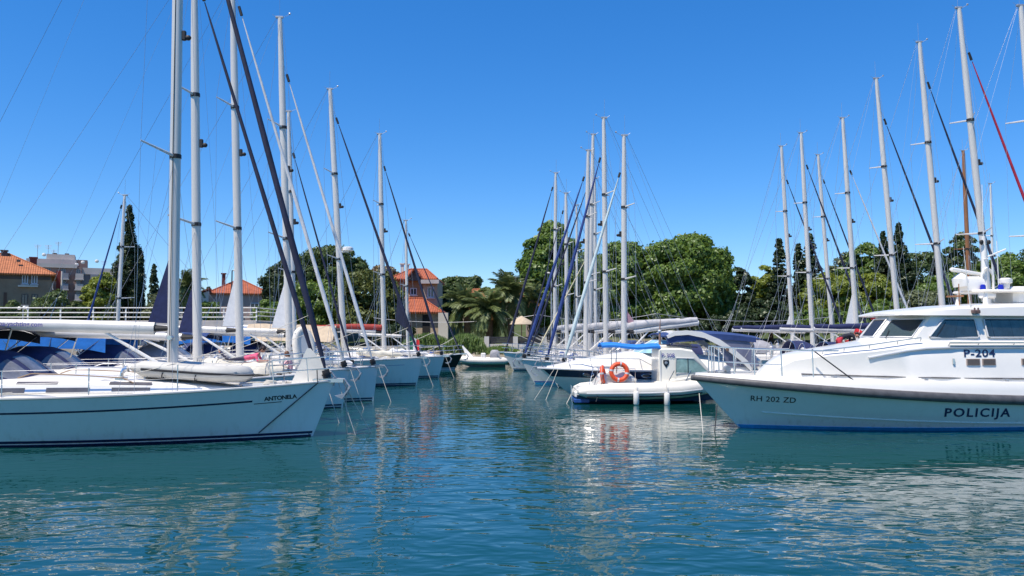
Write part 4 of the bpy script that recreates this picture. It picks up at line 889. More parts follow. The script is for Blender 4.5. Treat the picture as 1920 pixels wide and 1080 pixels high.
# wheelhouse
wwt = [(4.8, 1.05), (5.4, 1.22), (6.2, 1.34), (11.4, 1.36)]
def wsec(k, s_):
    """ring at height fraction k; front slopes back with height"""
    return 0
def wpt(s_, z, sd_=1):
    w = interp(wwt, s_) - .16 * (z - 2.2) / .75; return Vector((LX(s_), sd_ * w, z))
def wfront(z): return 4.78 + (z - 2.2) * .86
rings = []
for z in (2.18, 2.4, 2.65, 2.93):
    sf = wfront(z); pts = []
    sl = [sf + .58, sf + .8, sf + 1.1, sf + 1.6, sf + 2.2, 8, 9.5, 11.3]
    port = [wpt(s_, z, 1) for s_ in sl]
    star = [Vector((p.x, -p.y, p.z)) for p in port]
    ny = .36 - .05 * (z - 2.2); nose = [Vector((LX(sf), ny, z)), Vector((LX(sf - .02), 0, z)), Vector((LX(sf), -ny, z))]
    rings.append(star[::-1] + nose[::-1] + port)
wh = obj('wheelhouse', loft(rings, True, True), WHITE, P)
CURT = mat('curtain_green', (.58, .72, .69), .9, var=.25, scale=4)
def wn(s_, z, sd_=1):
    a = wpt(s_ + .05, z, sd_) - wpt(s_, z, sd_); b = wpt(s_, z + .05, sd_) - wpt(s_, z, sd_); n_ = a.cross(b).normalized(); return n_ if n_.y * sd_ > 0 else -n_
def bil(q, a, b):
    s_ = (q[0][0] * (1 - a) + q[1][0] * a) * (1 - b) + (q[3][0] * (1 - a) + q[2][0] * a) * b
    z = (q[0][1] * (1 - a) + q[1][1] * a) * (1 - b) + (q[3][1] * (1 - a) + q[2][1] * a) * b
    return s_, z
quads = [[(5.80, 2.34), (7.16, 2.34), (7.12, 2.83), (6.26, 2.83)], [(7.42, 2.34), (8.9, 2.34), (8.9, 2.84), (7.38, 2.84)], [(9.2, 2.34), (10.6, 2.34), (10.6, 2.83), (9.2, 2.83)]]
for qi, q in enumerate(quads):
    for sd_ in (1, -1):
        f = lambda a, b, q=q, sd_=sd_: (wpt(*bil(q, a, b), sd_), wn(*bil(q, a, b), sd_))
        per = [bil(q, a, b) for a, b in ((.04, 0), (.96, 0), (1, .06), (1, .94), (.96, 1), (.04, 1), (0, .94), (0, .06))]
        wf = obj('window', tube([wpt(*c, sd_) + wn(*c, sd_) * .03 for c in per], .022, 6, closed=True), GREYW, wh)
        obj('dark_interior', slab(f, .01, .99, .01, .99, 6, 3, .004, .002), BLACKP, wf)  # black sheet on the solid wall, painted as the unlit interior
        obj('curtain', slab(lambda a, b: (f(a, b)[0] + f(a, b)[1] * (.011 + .006 * math.sin(a * 34) + .004 * math.sin(a * 71 + 1)), f(a, b)[1]), .03, .97, .02, .9, 44, 1, .002, .001), CURT, wf)
        obj('pane', slab(f, .01, .99, .01, .99, 6, 3, .028, -.024), DARKG, wf)
def facet(a, b, sd_=1):   # corner facet of the wheelhouse front
    z = 2.2 + .72 * b; sf = wfront(z); A = Vector((LX(sf), .36 - .05 * (z - 2.2), z)); B_ = wpt(sf + .58, z, 1); p = A.lerp(B_, a); p.y *= sd_
    return p, Vector((.66, sd_ * .62, .42)).normalized()
for sd_ in (1, -1):
    f = lambda a, b, sd_=sd_: facet(.10 + .80 * a, .22 + .64 * b, sd_)
    wf = obj('windscreen_pane', tube([f(a, b)[0] + f(a, b)[1] * .02 for a, b in ((0, 0), (1, 0), (1, 1), (0, 1))], .02, 6, closed=True), GREYW, wh)
    obj('dark_interior', slab(f, 0, 1, 0, 1, 4, 2, .004, .002), mat('windscreen_inside', (.05, .08, .09), .5), wf); obj('pane', slab(f, 0, 1, 0, 1, 4, 2, .02, -.016), DARKG, wf)  # dark sheet behind the glass stands for the shaded wheelhouse inside
    obj('wiper', tube([f(.25, -.12)[0] + f(.25, -.12)[1] * .05, f(.15, .4)[0] + f(.15, .4)[1] * .05], .01, 4), BLK, wf)
fc = lambda a, b: (Vector((LX(wfront(2.36 + .46 * b) - .01), -.28 + .56 * a, 2.36 + .46 * b)), Vector((.76, 0, .65)))
wf = obj('windscreen_pane', tube([fc(a, b)[0] + fc(a, b)[1] * .02 for a, b in ((0, 0), (1, 0), (1, 1), (0, 1))], .02, 6, closed=True), GREYW, wh); obj('pane', slab(fc, 0, 1, 0, 1, 3, 2, .02, -.005), TINT, wf)
rr_s = []
for s_, zb_, zt_, w in ((5.24, 2.925, 2.95, .95), (5.32, 2.915, 2.985, 1.12), (5.7, 2.905, 3.06, 1.28), (6.6, 2.90, 3.15, 1.36), (8, 2.895, 3.23, 1.38), (10, 2.89, 3.27, 1.38), (11.6, 2.89, 3.27, 1.36)):
    x = LX(s_); rr_s.append([(x, -w + .05, zb_), (x, -w, zb_ + .02), (x, -w + .035, zb_ + (zt_ - zb_) * .72), (x, -w + .12, zt_ - .015), (x, -w * .7, zt_ + .01), (x, 0, zt_ + .045), (x, w * .7, zt_ + .01), (x, w - .12, zt_ - .015), (x, w - .035, zb_ + (zt_ - zb_) * .72), (x, w, zb_ + .02), (x, w - .05, zb_)])
rf = obj('roof', loft(rr_s, True, True), WHITE, P, 28)
for s0 in (6.95, 7.05, 9.3): obj('side_light', join(box(LX(s0) - .09, LX(s0) + .0, 1.30, 1.46, 2.965, 3.06, .015), tube([(LX(s0) - .045, 1.42, 3.06), (LX(s0) - .045, 1.42, 3.12)], .02, 6)), mat('side_light_brown', (.13, .08, .07), .4), rf)
obj('whip_aerial', tube([(LX(6.98), 1.30, 3.10), (LX(6.92), 1.30, 3.6), (LX(6.82), 1.3, 4.7)], [.016, .011, .006], 6), WHITE, rf)
# radar platform
zp_ = 3.62
ra = obj('radar_arch', join(box(LX(9.6), LX(7.9), -.62, .62, zp_ - .06, zp_ + .02, .03), *[tube([(LX(a), y, 3.2), (LX(a + .05), y * .92, zp_)], [.07, .05], 8) for a in (8.0, 9.45) for y in (-.55, .55)]), WHITE, P)
obj('radar_pedestal', loft([[(LX(8.05) + dx * w, dy * w, z) for dx, dy in ((-1, -.7), (1, -.7), (1.2, 0), (1, .7), (-1, .7))] for z, w, in ((zp_, .26), (zp_ + .15, .28), (zp_ + .32, .24), (zp_ + .40, .14))]), WHITE, ra)
rsx = LX(7.75)
obj('radar_scanner', xf(box(-.52, .52, -.06, .06, -.055, .055, .03), Matrix.Translation((LX(7.92), 0, zp_ + .52)) @ Matrix.Rotation(R(-9), 4, 'Y')), WHITE, ra)
obj('radar_motor', tube([(LX(7.72), 0, zp_ + .12), (LX(7.70), 0, zp_ + .3), (LX(7.78), 0, zp_ + .44)], [.2, .22, .12], 12), WHITE, ra)
xmst = LX(8.42)
mst = obj('signal_mast', tube([(xmst, 0, zp_ - .3), (xmst - .02, 0, 4.7), (xmst - .02, 0, 5.15)], [.08, .07, .045], 10), WHITE, P)
obj('hoop', tube([(xmst + .16, .12, zp_ - .3), (xmst + .16, .12, 4.05), (xmst + .10, .12, 4.2), (xmst, .12, 4.26), (xmst - .10, .12, 4.2), (xmst - .18, .12, 4.05), (xmst - .18, .12, zp_ - .3)], .032, 8), WHITE, mst)
for dx in (.11, -.11): obj('floodlight', join(ell((xmst + dx - .02, .06, 4.98), (.06, .05, .07), 8, 6), tube([(xmst, 0, 4.9), (xmst + dx, .05, 4.92)], .012, 5)), BLK, mst)
obj('yard', tube([(xmst - .7, 0, 4.80), (xmst - .05, 0, 4.55)], .022, 6), WHITE, mst)
obj('cross_arm', tube([(xmst - .1, -.3, 4.5), (xmst + .1, .3, 4.5)], .018, 5), WHITE, mst)
obj('thin_aerial', tube([(xmst - .02, 0, 5.15), (xmst - .03, 0, 6.6)], .010, 5), WHITE, mst)
obj('thin_aerial', tube([(xmst - .28, .2, 3.6), (xmst - .26, .2, 5.0)], .010, 5), WHITE, mst)
BLUEL = mat('beacon_blue', (.01, .02, .35), .2)
for dx in (.24, -.30):
    bcn = obj('beacon', tube([(xmst + dx, .25, zp_ + .02), (xmst + dx, .25, zp_ + .14), (xmst + dx, .25, zp_ + .17)], [.075, .07, .04], 12), BLUEL, ra)
obj('satellite_dome', join(tube([(xmst - .48, .2, zp_ + z) for z in (.06, .2, .22, .32, .36)], [.10, .12, .17, .18, .10], 14)), WHITE, ra)
obj('searchlight', join(tube([(LX(8.3), .45, zp_ - .14), (LX(7.95), .45, zp_ - .12)], [.09, .10], 10), tube([(LX(8.32), .45, zp_ - .14), (LX(8.30), .45, zp_ - .14)], .105, 10)), WHITE, ra)
obj('aft_console', box(LX(11.2), LX(8.95), -.5, .5, 3.2, zp_ + .12, .1), WHITE, P)
obj('ensign_staff', join(tube([(LX(7.42), .3, 3.1), (LX(7.42), .3, 3.8)], .014, 5), tube([(LX(7.05), .3, 3.45), (LX(7.55), .3, 3.47)], .022, 6)), WOOD, P)
# foredeck railing
fr = [(LX(s_), (HP.beam(LX(s_)) - .22) if s_ > .3 else .05, max(zdk(1 - s_ / PL), 1.3) - .02) for s_ in (.38, .62, .95, 1.4, 2.0, 2.7, 3.3)]
fr[0] = (LX(.45), .12, fr[0][2])
tops = [(x, y - .03, 2.12 - .02 * i) for i, (x, y, z) in enumerate(fr)]; tops[-1] = (tops[-1][0], tops[-1][1], 2.02)
for sd_ in (1, -1):
    obj('bow_rail', tube([(x, sd_ * y, z) for x, y, z in tops], .018, 6), STEEL, P)
    obj('bow_rail', tube([(x, sd_ * y, z - .38) for x, y, z in tops[:-2]], .012, 6), STEEL, P)
    for a_, b_ in list(zip(fr, tops))[:-1]:
        obj('rail_post', tube([(a_[0], sd_ * a_[1], a_[2]), (b_[0], sd_ * b_[1], b_[2])], .016, 6), STEEL, P)
obj('shore_line', rope((LX(2.75), 1.0, 2.05), (LX(3.55), HP.beam(LX(3.55)) - .1, 1.3), 0, .018), BLK, P)
obj('bow_winch', join(box(LX(.95), LX(.6), -.12, .2, 1.38, 1.5, .03), tube([(LX(.8), .2, 1.55), (LX(.8), .34, 1.55)], .08, 10)), GALV, P)
for s_ in (3.2, 5.4, 7.6, 9.8): obj('deck_cleat', join(tube([(LX(s_) - .12, HP.beam(LX(s_)) - .22, zdk(1 - s_ / PL) + .05), (LX(s_) + .12, HP.beam(LX(s_)) - .22, zdk(1 - s_ / PL) + .05)], .016, 6), box(LX(s_) - .04, LX(s_) + .04, HP.beam(LX(s_)) - .24, HP.beam(LX(s_)) - .2, zdk(1 - s_ / PL) - .02, zdk(1 - s_ / PL) + .05)), GALV, P)
obj('lettering', HP.text('RH 202 ZD', .20, LX(1.32), .735, 1, slope=-.03, bold=.006, shear=-.2, space=1.06), INKB, P, 0)
obj('lettering', HP.text('POLICIJA', .31, LX(5.86), .39, 1, slope=-.012, bold=.022, shear=-.22, space=1.22, wide=1.2), INK, P, 0)
obj('mooring_line', rope((PL - .1, .1, .9), (PL + .25, 1.3, -.25), .02, .010), ROPE, P)
obj('mooring_line', rope((PL - .5, .3, .6), (PL - .15, .9, -.25), .02, .016), ROPED, P)
# ------------------------------------------------------------------ police inflatable P-308
QY = 28.75; qx = wx(1083, 28.0); KX = 28.0 / F
Q = thing('police_inflatable', 'white cabin inflatable marked P-308 with blue canopy', 'police boat', (qx, QY, 0), R(1.5))
QL = 5.3
path = [(.0, -.86, .40), (.25, -.88, .42), (1.2, -.9, .43), (2.4, -.9, .44), (3.5, -.86, .48), (4.3, -.66, .55), (4.9, -.32, .62), (5.05, 0, .64)]
full = path + [(x, -y, z) for x, y, z in path[-2::-1]]
rad = [.10, .20, .29, .29, .285, .27, .25, .25] ; rad = rad + rad[-2::-1]
qt = obj('tube', tube(full, rad, 14), TUBEW, Q, 60)
obj('rubbing_strake', join(*[tube([(x, y + sg * -r_ * .97, z - .05) for (x, y, z), r_ in list(zip(path, rad))[1:6]] if sg > 0 else [(x, -y + r_ * .97, z - .05) for (x, y, z), r_ in list(zip(path, rad))[1:6]], .03, 6) for sg in (1, -1)]), GREYW, qt)
obj('tube_stripe', join(tube([(x, y - r_ * .86, z - .17) for (x, y, z), r_ in list(zip(path, rad))[1:6]], .022, 6)), BLK, qt)
obj('bow_patch', torus((4.62, -.49, .58), .262, .012, (.75, .65, .1), 18, 6), NAVYP, qt)
hb = []
for x, w, zk in ((-.05, .75, -.25), (1, .8, -.28), (2.5, .8, -.25), (3.8, .66, -.1), (4.6, .36, .2), (5.0, .05, .5)):
    hb.append([(x, -w, .30), (x, -w * .9, .08), (x, 0, zk), (x, w * .9, .08), (x, w, .30)])
obj('hull', loft(hb, True, True), mat('hull_deep_blue', (.02, .06, .12), .4), Q)
obj('deck', box(-.05, 4.2, -.72, .72, .36, .5, .02), WHITE, Q)
obj('stern_step', join(box(-.12, .5, -.7, .7, .18, .44, .06), box(.05, .55, -.62, .62, .44, .56, .05)), WHITE, Q)
obj('stern_trim', box(-.14, .4, -.72, .72, .02, .16, .02), BLUEP, Q)
# engine casing
ec = obj('engine_casing', loft([[(.62, -.66, .5), (.62, .66, .5), (.62, .66, .62), (.62, -.66, .62)], [(.85, -.68, .5), (.85, .68, .5), (.85, .62, .95), (.85, -.62, .95)], [(1.1, -.7, .5), (1.1, .7, .5), (1.1, .6, 1.12), (1.1, -.6, 1.12)], [(1.7, -.7, .5), (1.7, .7, .5), (1.7, .6, 1.12), (1.7, -.6, 1.12)], [(2.05, -.7, .5), (2.05, .7, .5), (2.05, .62, .86), (2.05, -.62, .86)]]), WHITE, Q, 25)
obj('casing_grille', box(1.02, 1.22, -.70, -.64, .84, .96), GREYC, ec); obj('casing_locker', box(1.40, 1.95, -.71, -.66, .76, .88, .01), GREYW, ec)
# cabin
cs = [(2.85, .62, 1.90), (2.95, .66, 1.94), (3.6, .66, 1.93), (4.05, .62, 1.86), (4.7, .52, 1.12)]
rg = [[(x, -w - .08, .5), (x, -w - .05, .95 if i < 4 else .8), (x, -w, z - .06), (x, -w * .85, z), (x, w * .85, z), (x, w, z - .06), (x, w + .05, .95 if i < 4 else .8), (x, w + .08, .5)] for i, (x, w, z) in enumerate(cs)]
cb = obj('cabin', loft(rg, True, True), CREAM, Q, 30)
def cf_(a, b): # side of the cabin, a = x, b = z
    return Vector((a, -(interp([(2.85, .655), (2.95, .69), (3.6, .69), (4.05, .65), (4.7, .55)], a) + .03 * (1.5 - b)), b)), Vector((0, -1, .06))
def qb(q): return lambda a, b: cf_(*bil(q, a, b))
wq = [(3.42, 1.05), (4.60, 1.08), (4.08, 1.56), (3.44, 1.58)]
wf = obj('window', tube([cf_(*c)[0] + Vector((0, -.02, 0)) for c in wq], .024, 6, closed=True), GREYW, cb)
obj('pane', slab(qb(wq), .01, .99, .01, .99, 6, 3, .02, -.012), mat('green_window', (.24, .38, .35), .08, var=.35, scale=4, spec=.7), wf)
obj('glazing_bar', tube([cf_(3.86, 1.06)[0] + Vector((0, -.03, 0)), cf_(3.86, 1.57)[0] + Vector((0, -.03, 0))], .012, 5), BLK, wf)
V, Fc = letters('P-308', .20, .012)
obj('lettering', ([tuple(cf_(2.93 + a, 1.60 + b)[0] + Vector((0, -.016, 0))) for a, b, c in V], Fc), INKV, cb, 0)
bd = obj('badge', slab(lambda a, b: (cf_(3.09 + (a - .5) * .20 * (1 if b > .55 else max(.12, b / .55)), 1.24 + b * .27)[0], Vector((0, -1, 0))), 0, 1, 0, 1, 4, 8, .012), INKB, cb, 0)
obj('badge_centre', ell((3.09, cf_(3.09, 1.4)[0].y - .014, 1.41), (.055, .008, .055), 10, 6), GALV, bd)
obj('door_jamb', tube([cf_(2.90, .6)[0] + Vector((0, -.01, 0)), cf_(2.90, 1.85)[0] + Vector((0, -.01, 0))], .02, 6), GREYW, cb)
obj('roof_panel', xf(box(-.55, .55, -.5, .5, 0, .05, .01), Matrix.Translation((3.72, 0, 1.97)) @ Matrix.Rotation(R(5), 4, 'Y')), mat('solar_panel', (.02, .02, .05), .15), cb)
obj('roof_console', box(2.95, 3.35, -.4, .4, 1.93, 2.03, .03), CREAM, cb)
mq = obj('light_mast', tube([(3.02, 0, 1.9), (3.02, 0, 2.5), (3.05, 0, 2.95)], [.05, .035, .01], 7), mat('mast_brown', (.28, .17, .12), .5), Q)
obj('mast_light', join(ell((3.02, 0, 2.52), (.07, .07, .06), 8, 6)), GREYW, mq)
obj('side_rail', join(tube([cf_(3.15, .95)[0] + Vector((-.1, -.1, -.35)), cf_(3.35, 1.15)[0] + Vector((0, -.12, 0))], .014, 5), tube([cf_(3.75, .95)[0] + Vector((-.1, -.1, -.35)), cf_(3.95, 1.15)[0] + Vector((0, -.12, 0))], .014, 5)), STEEL, cb)
obj('foredeck', loft([[(x, -w, .45), (x, -w, z - .08), (x, -w * .8, z), (x, w * .8, z), (x, w, z - .08), (x, w, .45)] for x, w, z in ((2.75, .84, .72), (3.3, .84, .88), (4.1, .74, .98), (4.6, .5, .98), (4.95, .2, .9))]), CREAM, Q, 35)
# blue canopy
def cn(a, b):
    x = .86 + 2.06 * a; y = -.62 + 1.24 * b; return Vector((x, y, 1.98 + .10 * math.sin(math.pi * b) - .05 * a + .03 * math.sin(a * 8))), Vector((0, 0, 1))
ca = obj('canopy', slab(cn, 0, 1, 0, 1, 10, 8, .03, .05), BLUEC, Q)
for x, y in ((1.36, -.6), (1.36, .6)): obj('canopy_post', tube([(x, y, .95), (x, y, 2.0)], .016, 6), STEEL, ca)
rl = [(.55, -.64, .56), (.72, -.70, 1.22), (2.0, -.72, 1.20), (2.0, -.66, .55)]
obj('stern_rail', join(tube(rl, .016, 6), tube([(x, -y, z) for x, y, z in rl], .016, 6), tube([(.72, -.7, 1.22), (.66, 0, 1.24), (.72, .7, 1.22)], .016, 6)), STEEL, Q)
obj('bathing_ladder', join(*[tube([(-.22, y, .62), (-.20, y, .05), (-.1, y, -.2)], .012, 5) for y in (-.5, -.3)], tube([(-.2, -.5, .3), (-.2, -.3, .3)], .012, 5)), STEEL, Q)
obj('mooring_line', rope((.85, -.75, .85), (.55, -1.2, .1), 0, .014), ROPED, Q); obj('mooring_line', rope((-.1, -.2, .5), (-.55, -.8, -.2), .04, .014), ROPE, Q)
bpy.context.view_layer.update()
lifebuoy('orange lifebuoy on the stern rail of the cabin inflatable, seen face on', tuple(Q.matrix_world @ Vector((1.42, -.82, 1.10))), (.1, -1, .12), .28, .075)
lifebuoy('orange lifebuoy on the stern rail of the cabin inflatable, seen edge on', tuple(Q.matrix_world @ Vector((.88, -.62, 1.0))), (1, -.25, .1), .26, .07)
fender('white fender hanging amidships on the cabin inflatable', tuple(Q.matrix_world @ Vector((1.92, -1.30, -.02))), .50, .10)
fender('white fender hanging below the lettering of the cabin inflatable', tuple(Q.matrix_world @ Vector((2.98, -1.28, -.04))), .46, .10)

# ------------------------------------------------------------------ motor yacht
YD = 31.0; YL = 8.9; ya = R(182)
ybow = Vector((wx(1008, YD), YD, 0)); yax = Vector((math.cos(ya), math.sin(ya), 0)); yorg = ybow - yax * YL
Y = thing('motor_yacht', 'white sport motor yacht with navy hull band and swept arch', 'motor yacht', tuple(yorg), ya)
HY = Hull(YL, 3.0, (1.02, 1.06, 1.12), zb=-.45, um=.5, sr=.92, ov=1.9, fl=.82, flb=.25, tr=0, p=2.2, e=.8)
yh = obj('hull', HY.geo(12), HULLW, Y); obj('transom', HY.transom(), WHITE, Y); obj('deck', HY.deck(.01, .0, .10), WHITE, Y)
obj('hull_band', HY.strip(lambda u: HY.sheer(u) - .33, lambda u: HY.sheer(u) - .05, .02, .985), NAVYP, yh)
obj('rub_rail', HY.rail(-.02, .035, .01), GREYW, Y); obj('bottom_paint', HY.strip(-.35, .05, 0, .99), NAVYP, yh)
for s_ in (1.85, 3.95):
    for sd_ in (1, -1):
        x = YL - s_; z = HY.deckz(x) - .19; u = HY.u_of(x, z); c = HY.pt(u, z, sd_); n_ = HY.nrm(u, z, sd_)
        g = tube([c + n_ * .015 + Vector((.19 * math.cos(k), 0, .075 * math.sin(k))) + Vector((0, (HY.pt(HY.u_of(x + .19 * math.cos(k), z), z, sd_).y - c.y), 0)) for k in [2 * math.pi * i / 18 for i in range(18)]], .02, 6, closed=True)
        pr = obj('porthole', g, STEEL, yh); obj('porthole_glass', slab(lambda a, b: (c + Vector(((a - .5) * .32, 0, (b - .5) * .10)), n_), 0, 1, 0, 1, 3, 1, .012), TINT, pr)
ysec = []
for s_, w, z in ((.35, .15, 1.16), (.8, .4, 1.24), (1.6, .78, 1.42), (2.6, 1.05, 1.60), (3.6, 1.18, 1.74), (4.3, 1.22, 1.76), (6.0, 1.24, 1.62), (7.9, 1.22, 1.42)):
    x = YL - s_; z0 = HY.deckz(x) - .02; ysec.append([(x, -w, z0), (x, -w * .93, z0 + (z - z0) * .6), (x, -w * .75, z0 + (z - z0) * .92), (x, 0, z + .03), (x, w * .75, z0 + (z - z0) * .92), (x, w * .93, z0 + (z - z0) * .6), (x, w, z0)])
obj('foredeck_trunk', loft(ysec, False, True), WHITE, Y)
def ws(a, b):  # windscreen
    ang = (a - .5) * 2.5; s_ = 4.55 - .95 * math.cos(ang) + .85 * b; return Vector((YL - s_, 1.16 * math.sin(ang) / math.sin(1.25) * (1 - .08 * b), 1.70 + .48 * b)), Vector((.6 * math.cos(ang), math.sin(ang), .6)).normalized()
wsc = obj('windscreen', slab(ws, 0, 1, 0, 1, 12, 3, .008, .004), mat('windscreen_blue', (.30, .50, .60), .06, var=.3, scale=3, spec=.7), Y)
obj('windscreen_frame', tube([ws(i / 12, 1)[0] for i in range(13)], .022, 6), STEEL, wsc)
for k in (.25, .5, .75): obj('windscreen_bar', tube([ws(k, 0)[0], ws(k, 1)[0]], .018, 5), WHITE, wsc)
ap = [(4.75, 2.30), (5.0, 2.42), (5.5, 2.47), (6.1, 2.38), (6.8, 2.06), (7.4, 1.62), (7.9, 1.15)]
wd = [.05, .07, .085, .12, .16, .20, .26]
yr_ = []
for sd_ in (1, -1):
    rings = []
    for (s_, z), w in zip(ap, wd):
        x = YL - s_; y = 1.28 * sd_; rings.append([(x + w * .5, y - .05, z + w), (x + w * .5, y + .05, z + w), (x - w * .5, y + .05, z - w), (x - w * .5, y - .05, z - w)])
    yr_.append(loft(rings))
ar = obj('arch', join(*yr_), WHITE, Y)
obj('arch_bridge', loft([[(YL - 4.9, y, 2.40), (YL - 5.7, y, 2.46), (YL - 5.7, y, 2.54), (YL - 4.95, y, 2.49)] for y in (-1.28, 0, 1.28)]), WHITE, ar)
obj('arch_badge', box(YL - 7.05, YL - 6.95, 1.33, 1.345, 1.78, 1.90), mat('badge_brown', (.2, .12, .08), .5), ar)
def yb(a, b):
    s_ = 4.55 + 3.75 * a; y = -1.25 + 2.5 * b; return Vector((YL - s_, y, 2.44 + .10 * math.sin(math.pi * a) - .12 * abs(2 * b - 1) ** 2 - .10 * a ** 3)), Vector((0, 0, 1))
yc = obj('bimini', slab(yb, 0, 1, 0, 1, 10, 8, .015, .03), MIDBC, Y)
obj('bimini_side', slab(lambda a, b: (yb(.05 + .9 * a, 1)[0] + Vector((0, .01, -.02 - .26 * b * (1 - .5 * a))), Vector((0, 1, 0))), 0, 1, 0, 1, 8, 1, .006, .006), MIDBC, yc)
obj('side_curtain', slab(lambda a, b: (Vector((YL - 6.6 - 1.2 * a - .45 * b, 1.22, 2.30 - 1.1 * b)), Vector((0, 1, 0))), 0, 1, 0, 1, 4, 4, .006, .006), mat('curtain_greyblue', (.16, .17, .24), .5, var=.2, scale=3), yc)
for s0, s1 in ((4.6, 5.6), (8.2, 7.5)): obj('bimini_frame', join(*[tube([(YL - s0, 1.22 * k, 2.38), (YL - s1, 1.22 * k, 1.25)], .014, 5) for k in (1, -1)]), STEEL, yc)
obj('cockpit_seat', box(.5, 1.2, -1.0, 1.0, 1.0, 1.5, .08), CREAM, Y); obj('helm_seat', box(YL - 5.9, YL - 5.3, -.5, .5, 1.5, 2.05, .08), CREAM, Y)
yrl = [(YL - s_, max(.1, HY.beam(YL - s_) - .12), HY.deckz(YL - s_)) for s_ in (.2, .6, 1.2, 2.0, 2.9, 3.8)]
for sd_ in (1, -1):
    obj('bow_rail', tube([(x + .1, sd_ * y, z + .42) for x, y, z in yrl] + [(yrl[-1][0] - .5, sd_ * yrl[-1][1], yrl[-1][2] + .1)], .014, 6), STEEL, Y)
    for x, y, z in yrl: obj('rail_post', tube([(x, sd_ * y, z), (x + .1, sd_ * y, z + .42)], .011, 5), STEEL, Y)
obj('bow_anchor', join(tube([(YL - .3, 0, 1.16), (YL + .18, 0, 1.14), (YL + .26, 0, .98)], .025, 6), prism([(YL + .32, 1.02), (YL + .1, .78), (YL - .02, .84), (YL + .16, .9)], -.08, .08)), GALV, Y)
obj('mooring_line', rope((YL - .75, .5, 1.1), (YL - .1, 1.6, -.2), .02, .009), ROPE, Y); obj('mooring_line', rope((YL - .6, .5, 1.1), (YL + .35, 1.3, -.2), .02, .009), ROPE, Y)

# ------------------------------------------------------------------ open inflatable by the shore
rb_ = thing('rigid_inflatable', 'white open inflatable boat with grey covered engine by the shore', 'inflatable boat', (wx(856, 57.5), 57.5, 0), R(2))
pth = [(3.7, -.72, .42), (3.4, -.75, .42), (2, -.75, .42), (1.0, -.66, .46), (.35, -.36, .56), (.1, 0, .62)]
obj('tube', tube(pth + [(x, -y, z) for x, y, z in pth[-2::-1]], [.1, .24, .25, .25, .23, .22, .23, .25, .25, .24, .1], 12), TUBEW, rb_, 60)
obj('hull', loft([[(3.5, -.6, .3), (3.5, 0, -.2), (3.5, .6, .3)], [(1.5, -.6, .3), (1.5, 0, -.2), (1.5, .6, .3)], [(.4, -.2, .45), (.4, 0, .2), (.4, .2, .45)]]), WHITE, rb_)
obj('bow_fairing', loft([[(.75, -.25, .6), (1.3, -.5, .62), (1.3, .5, .62), (.75, .25, .6)], [(.62, -.14, .95), (.95, -.2, 1.0), (.95, .2, 1.0), (.62, .14, .95)], [(.38, -.05, 1.48), (.48, -.06, 1.5), (.48, .06, 1.5), (.38, .05, 1.48)]]), WHITE, rb_)
obj('console', box(1.75, 2.1, -.3, .3, .4, .98, .05), WHITE, rb_)
obj('engine_cover', loft([[(2.75 - w, -w, z), (2.75 + w, -w, z), (2.75 + w, w, z), (2.75 - w, w, z)] for z, w in ((.5, .34), (.85, .36), (1.1, .3), (1.2, .18))]), GREYC, rb_, 60)

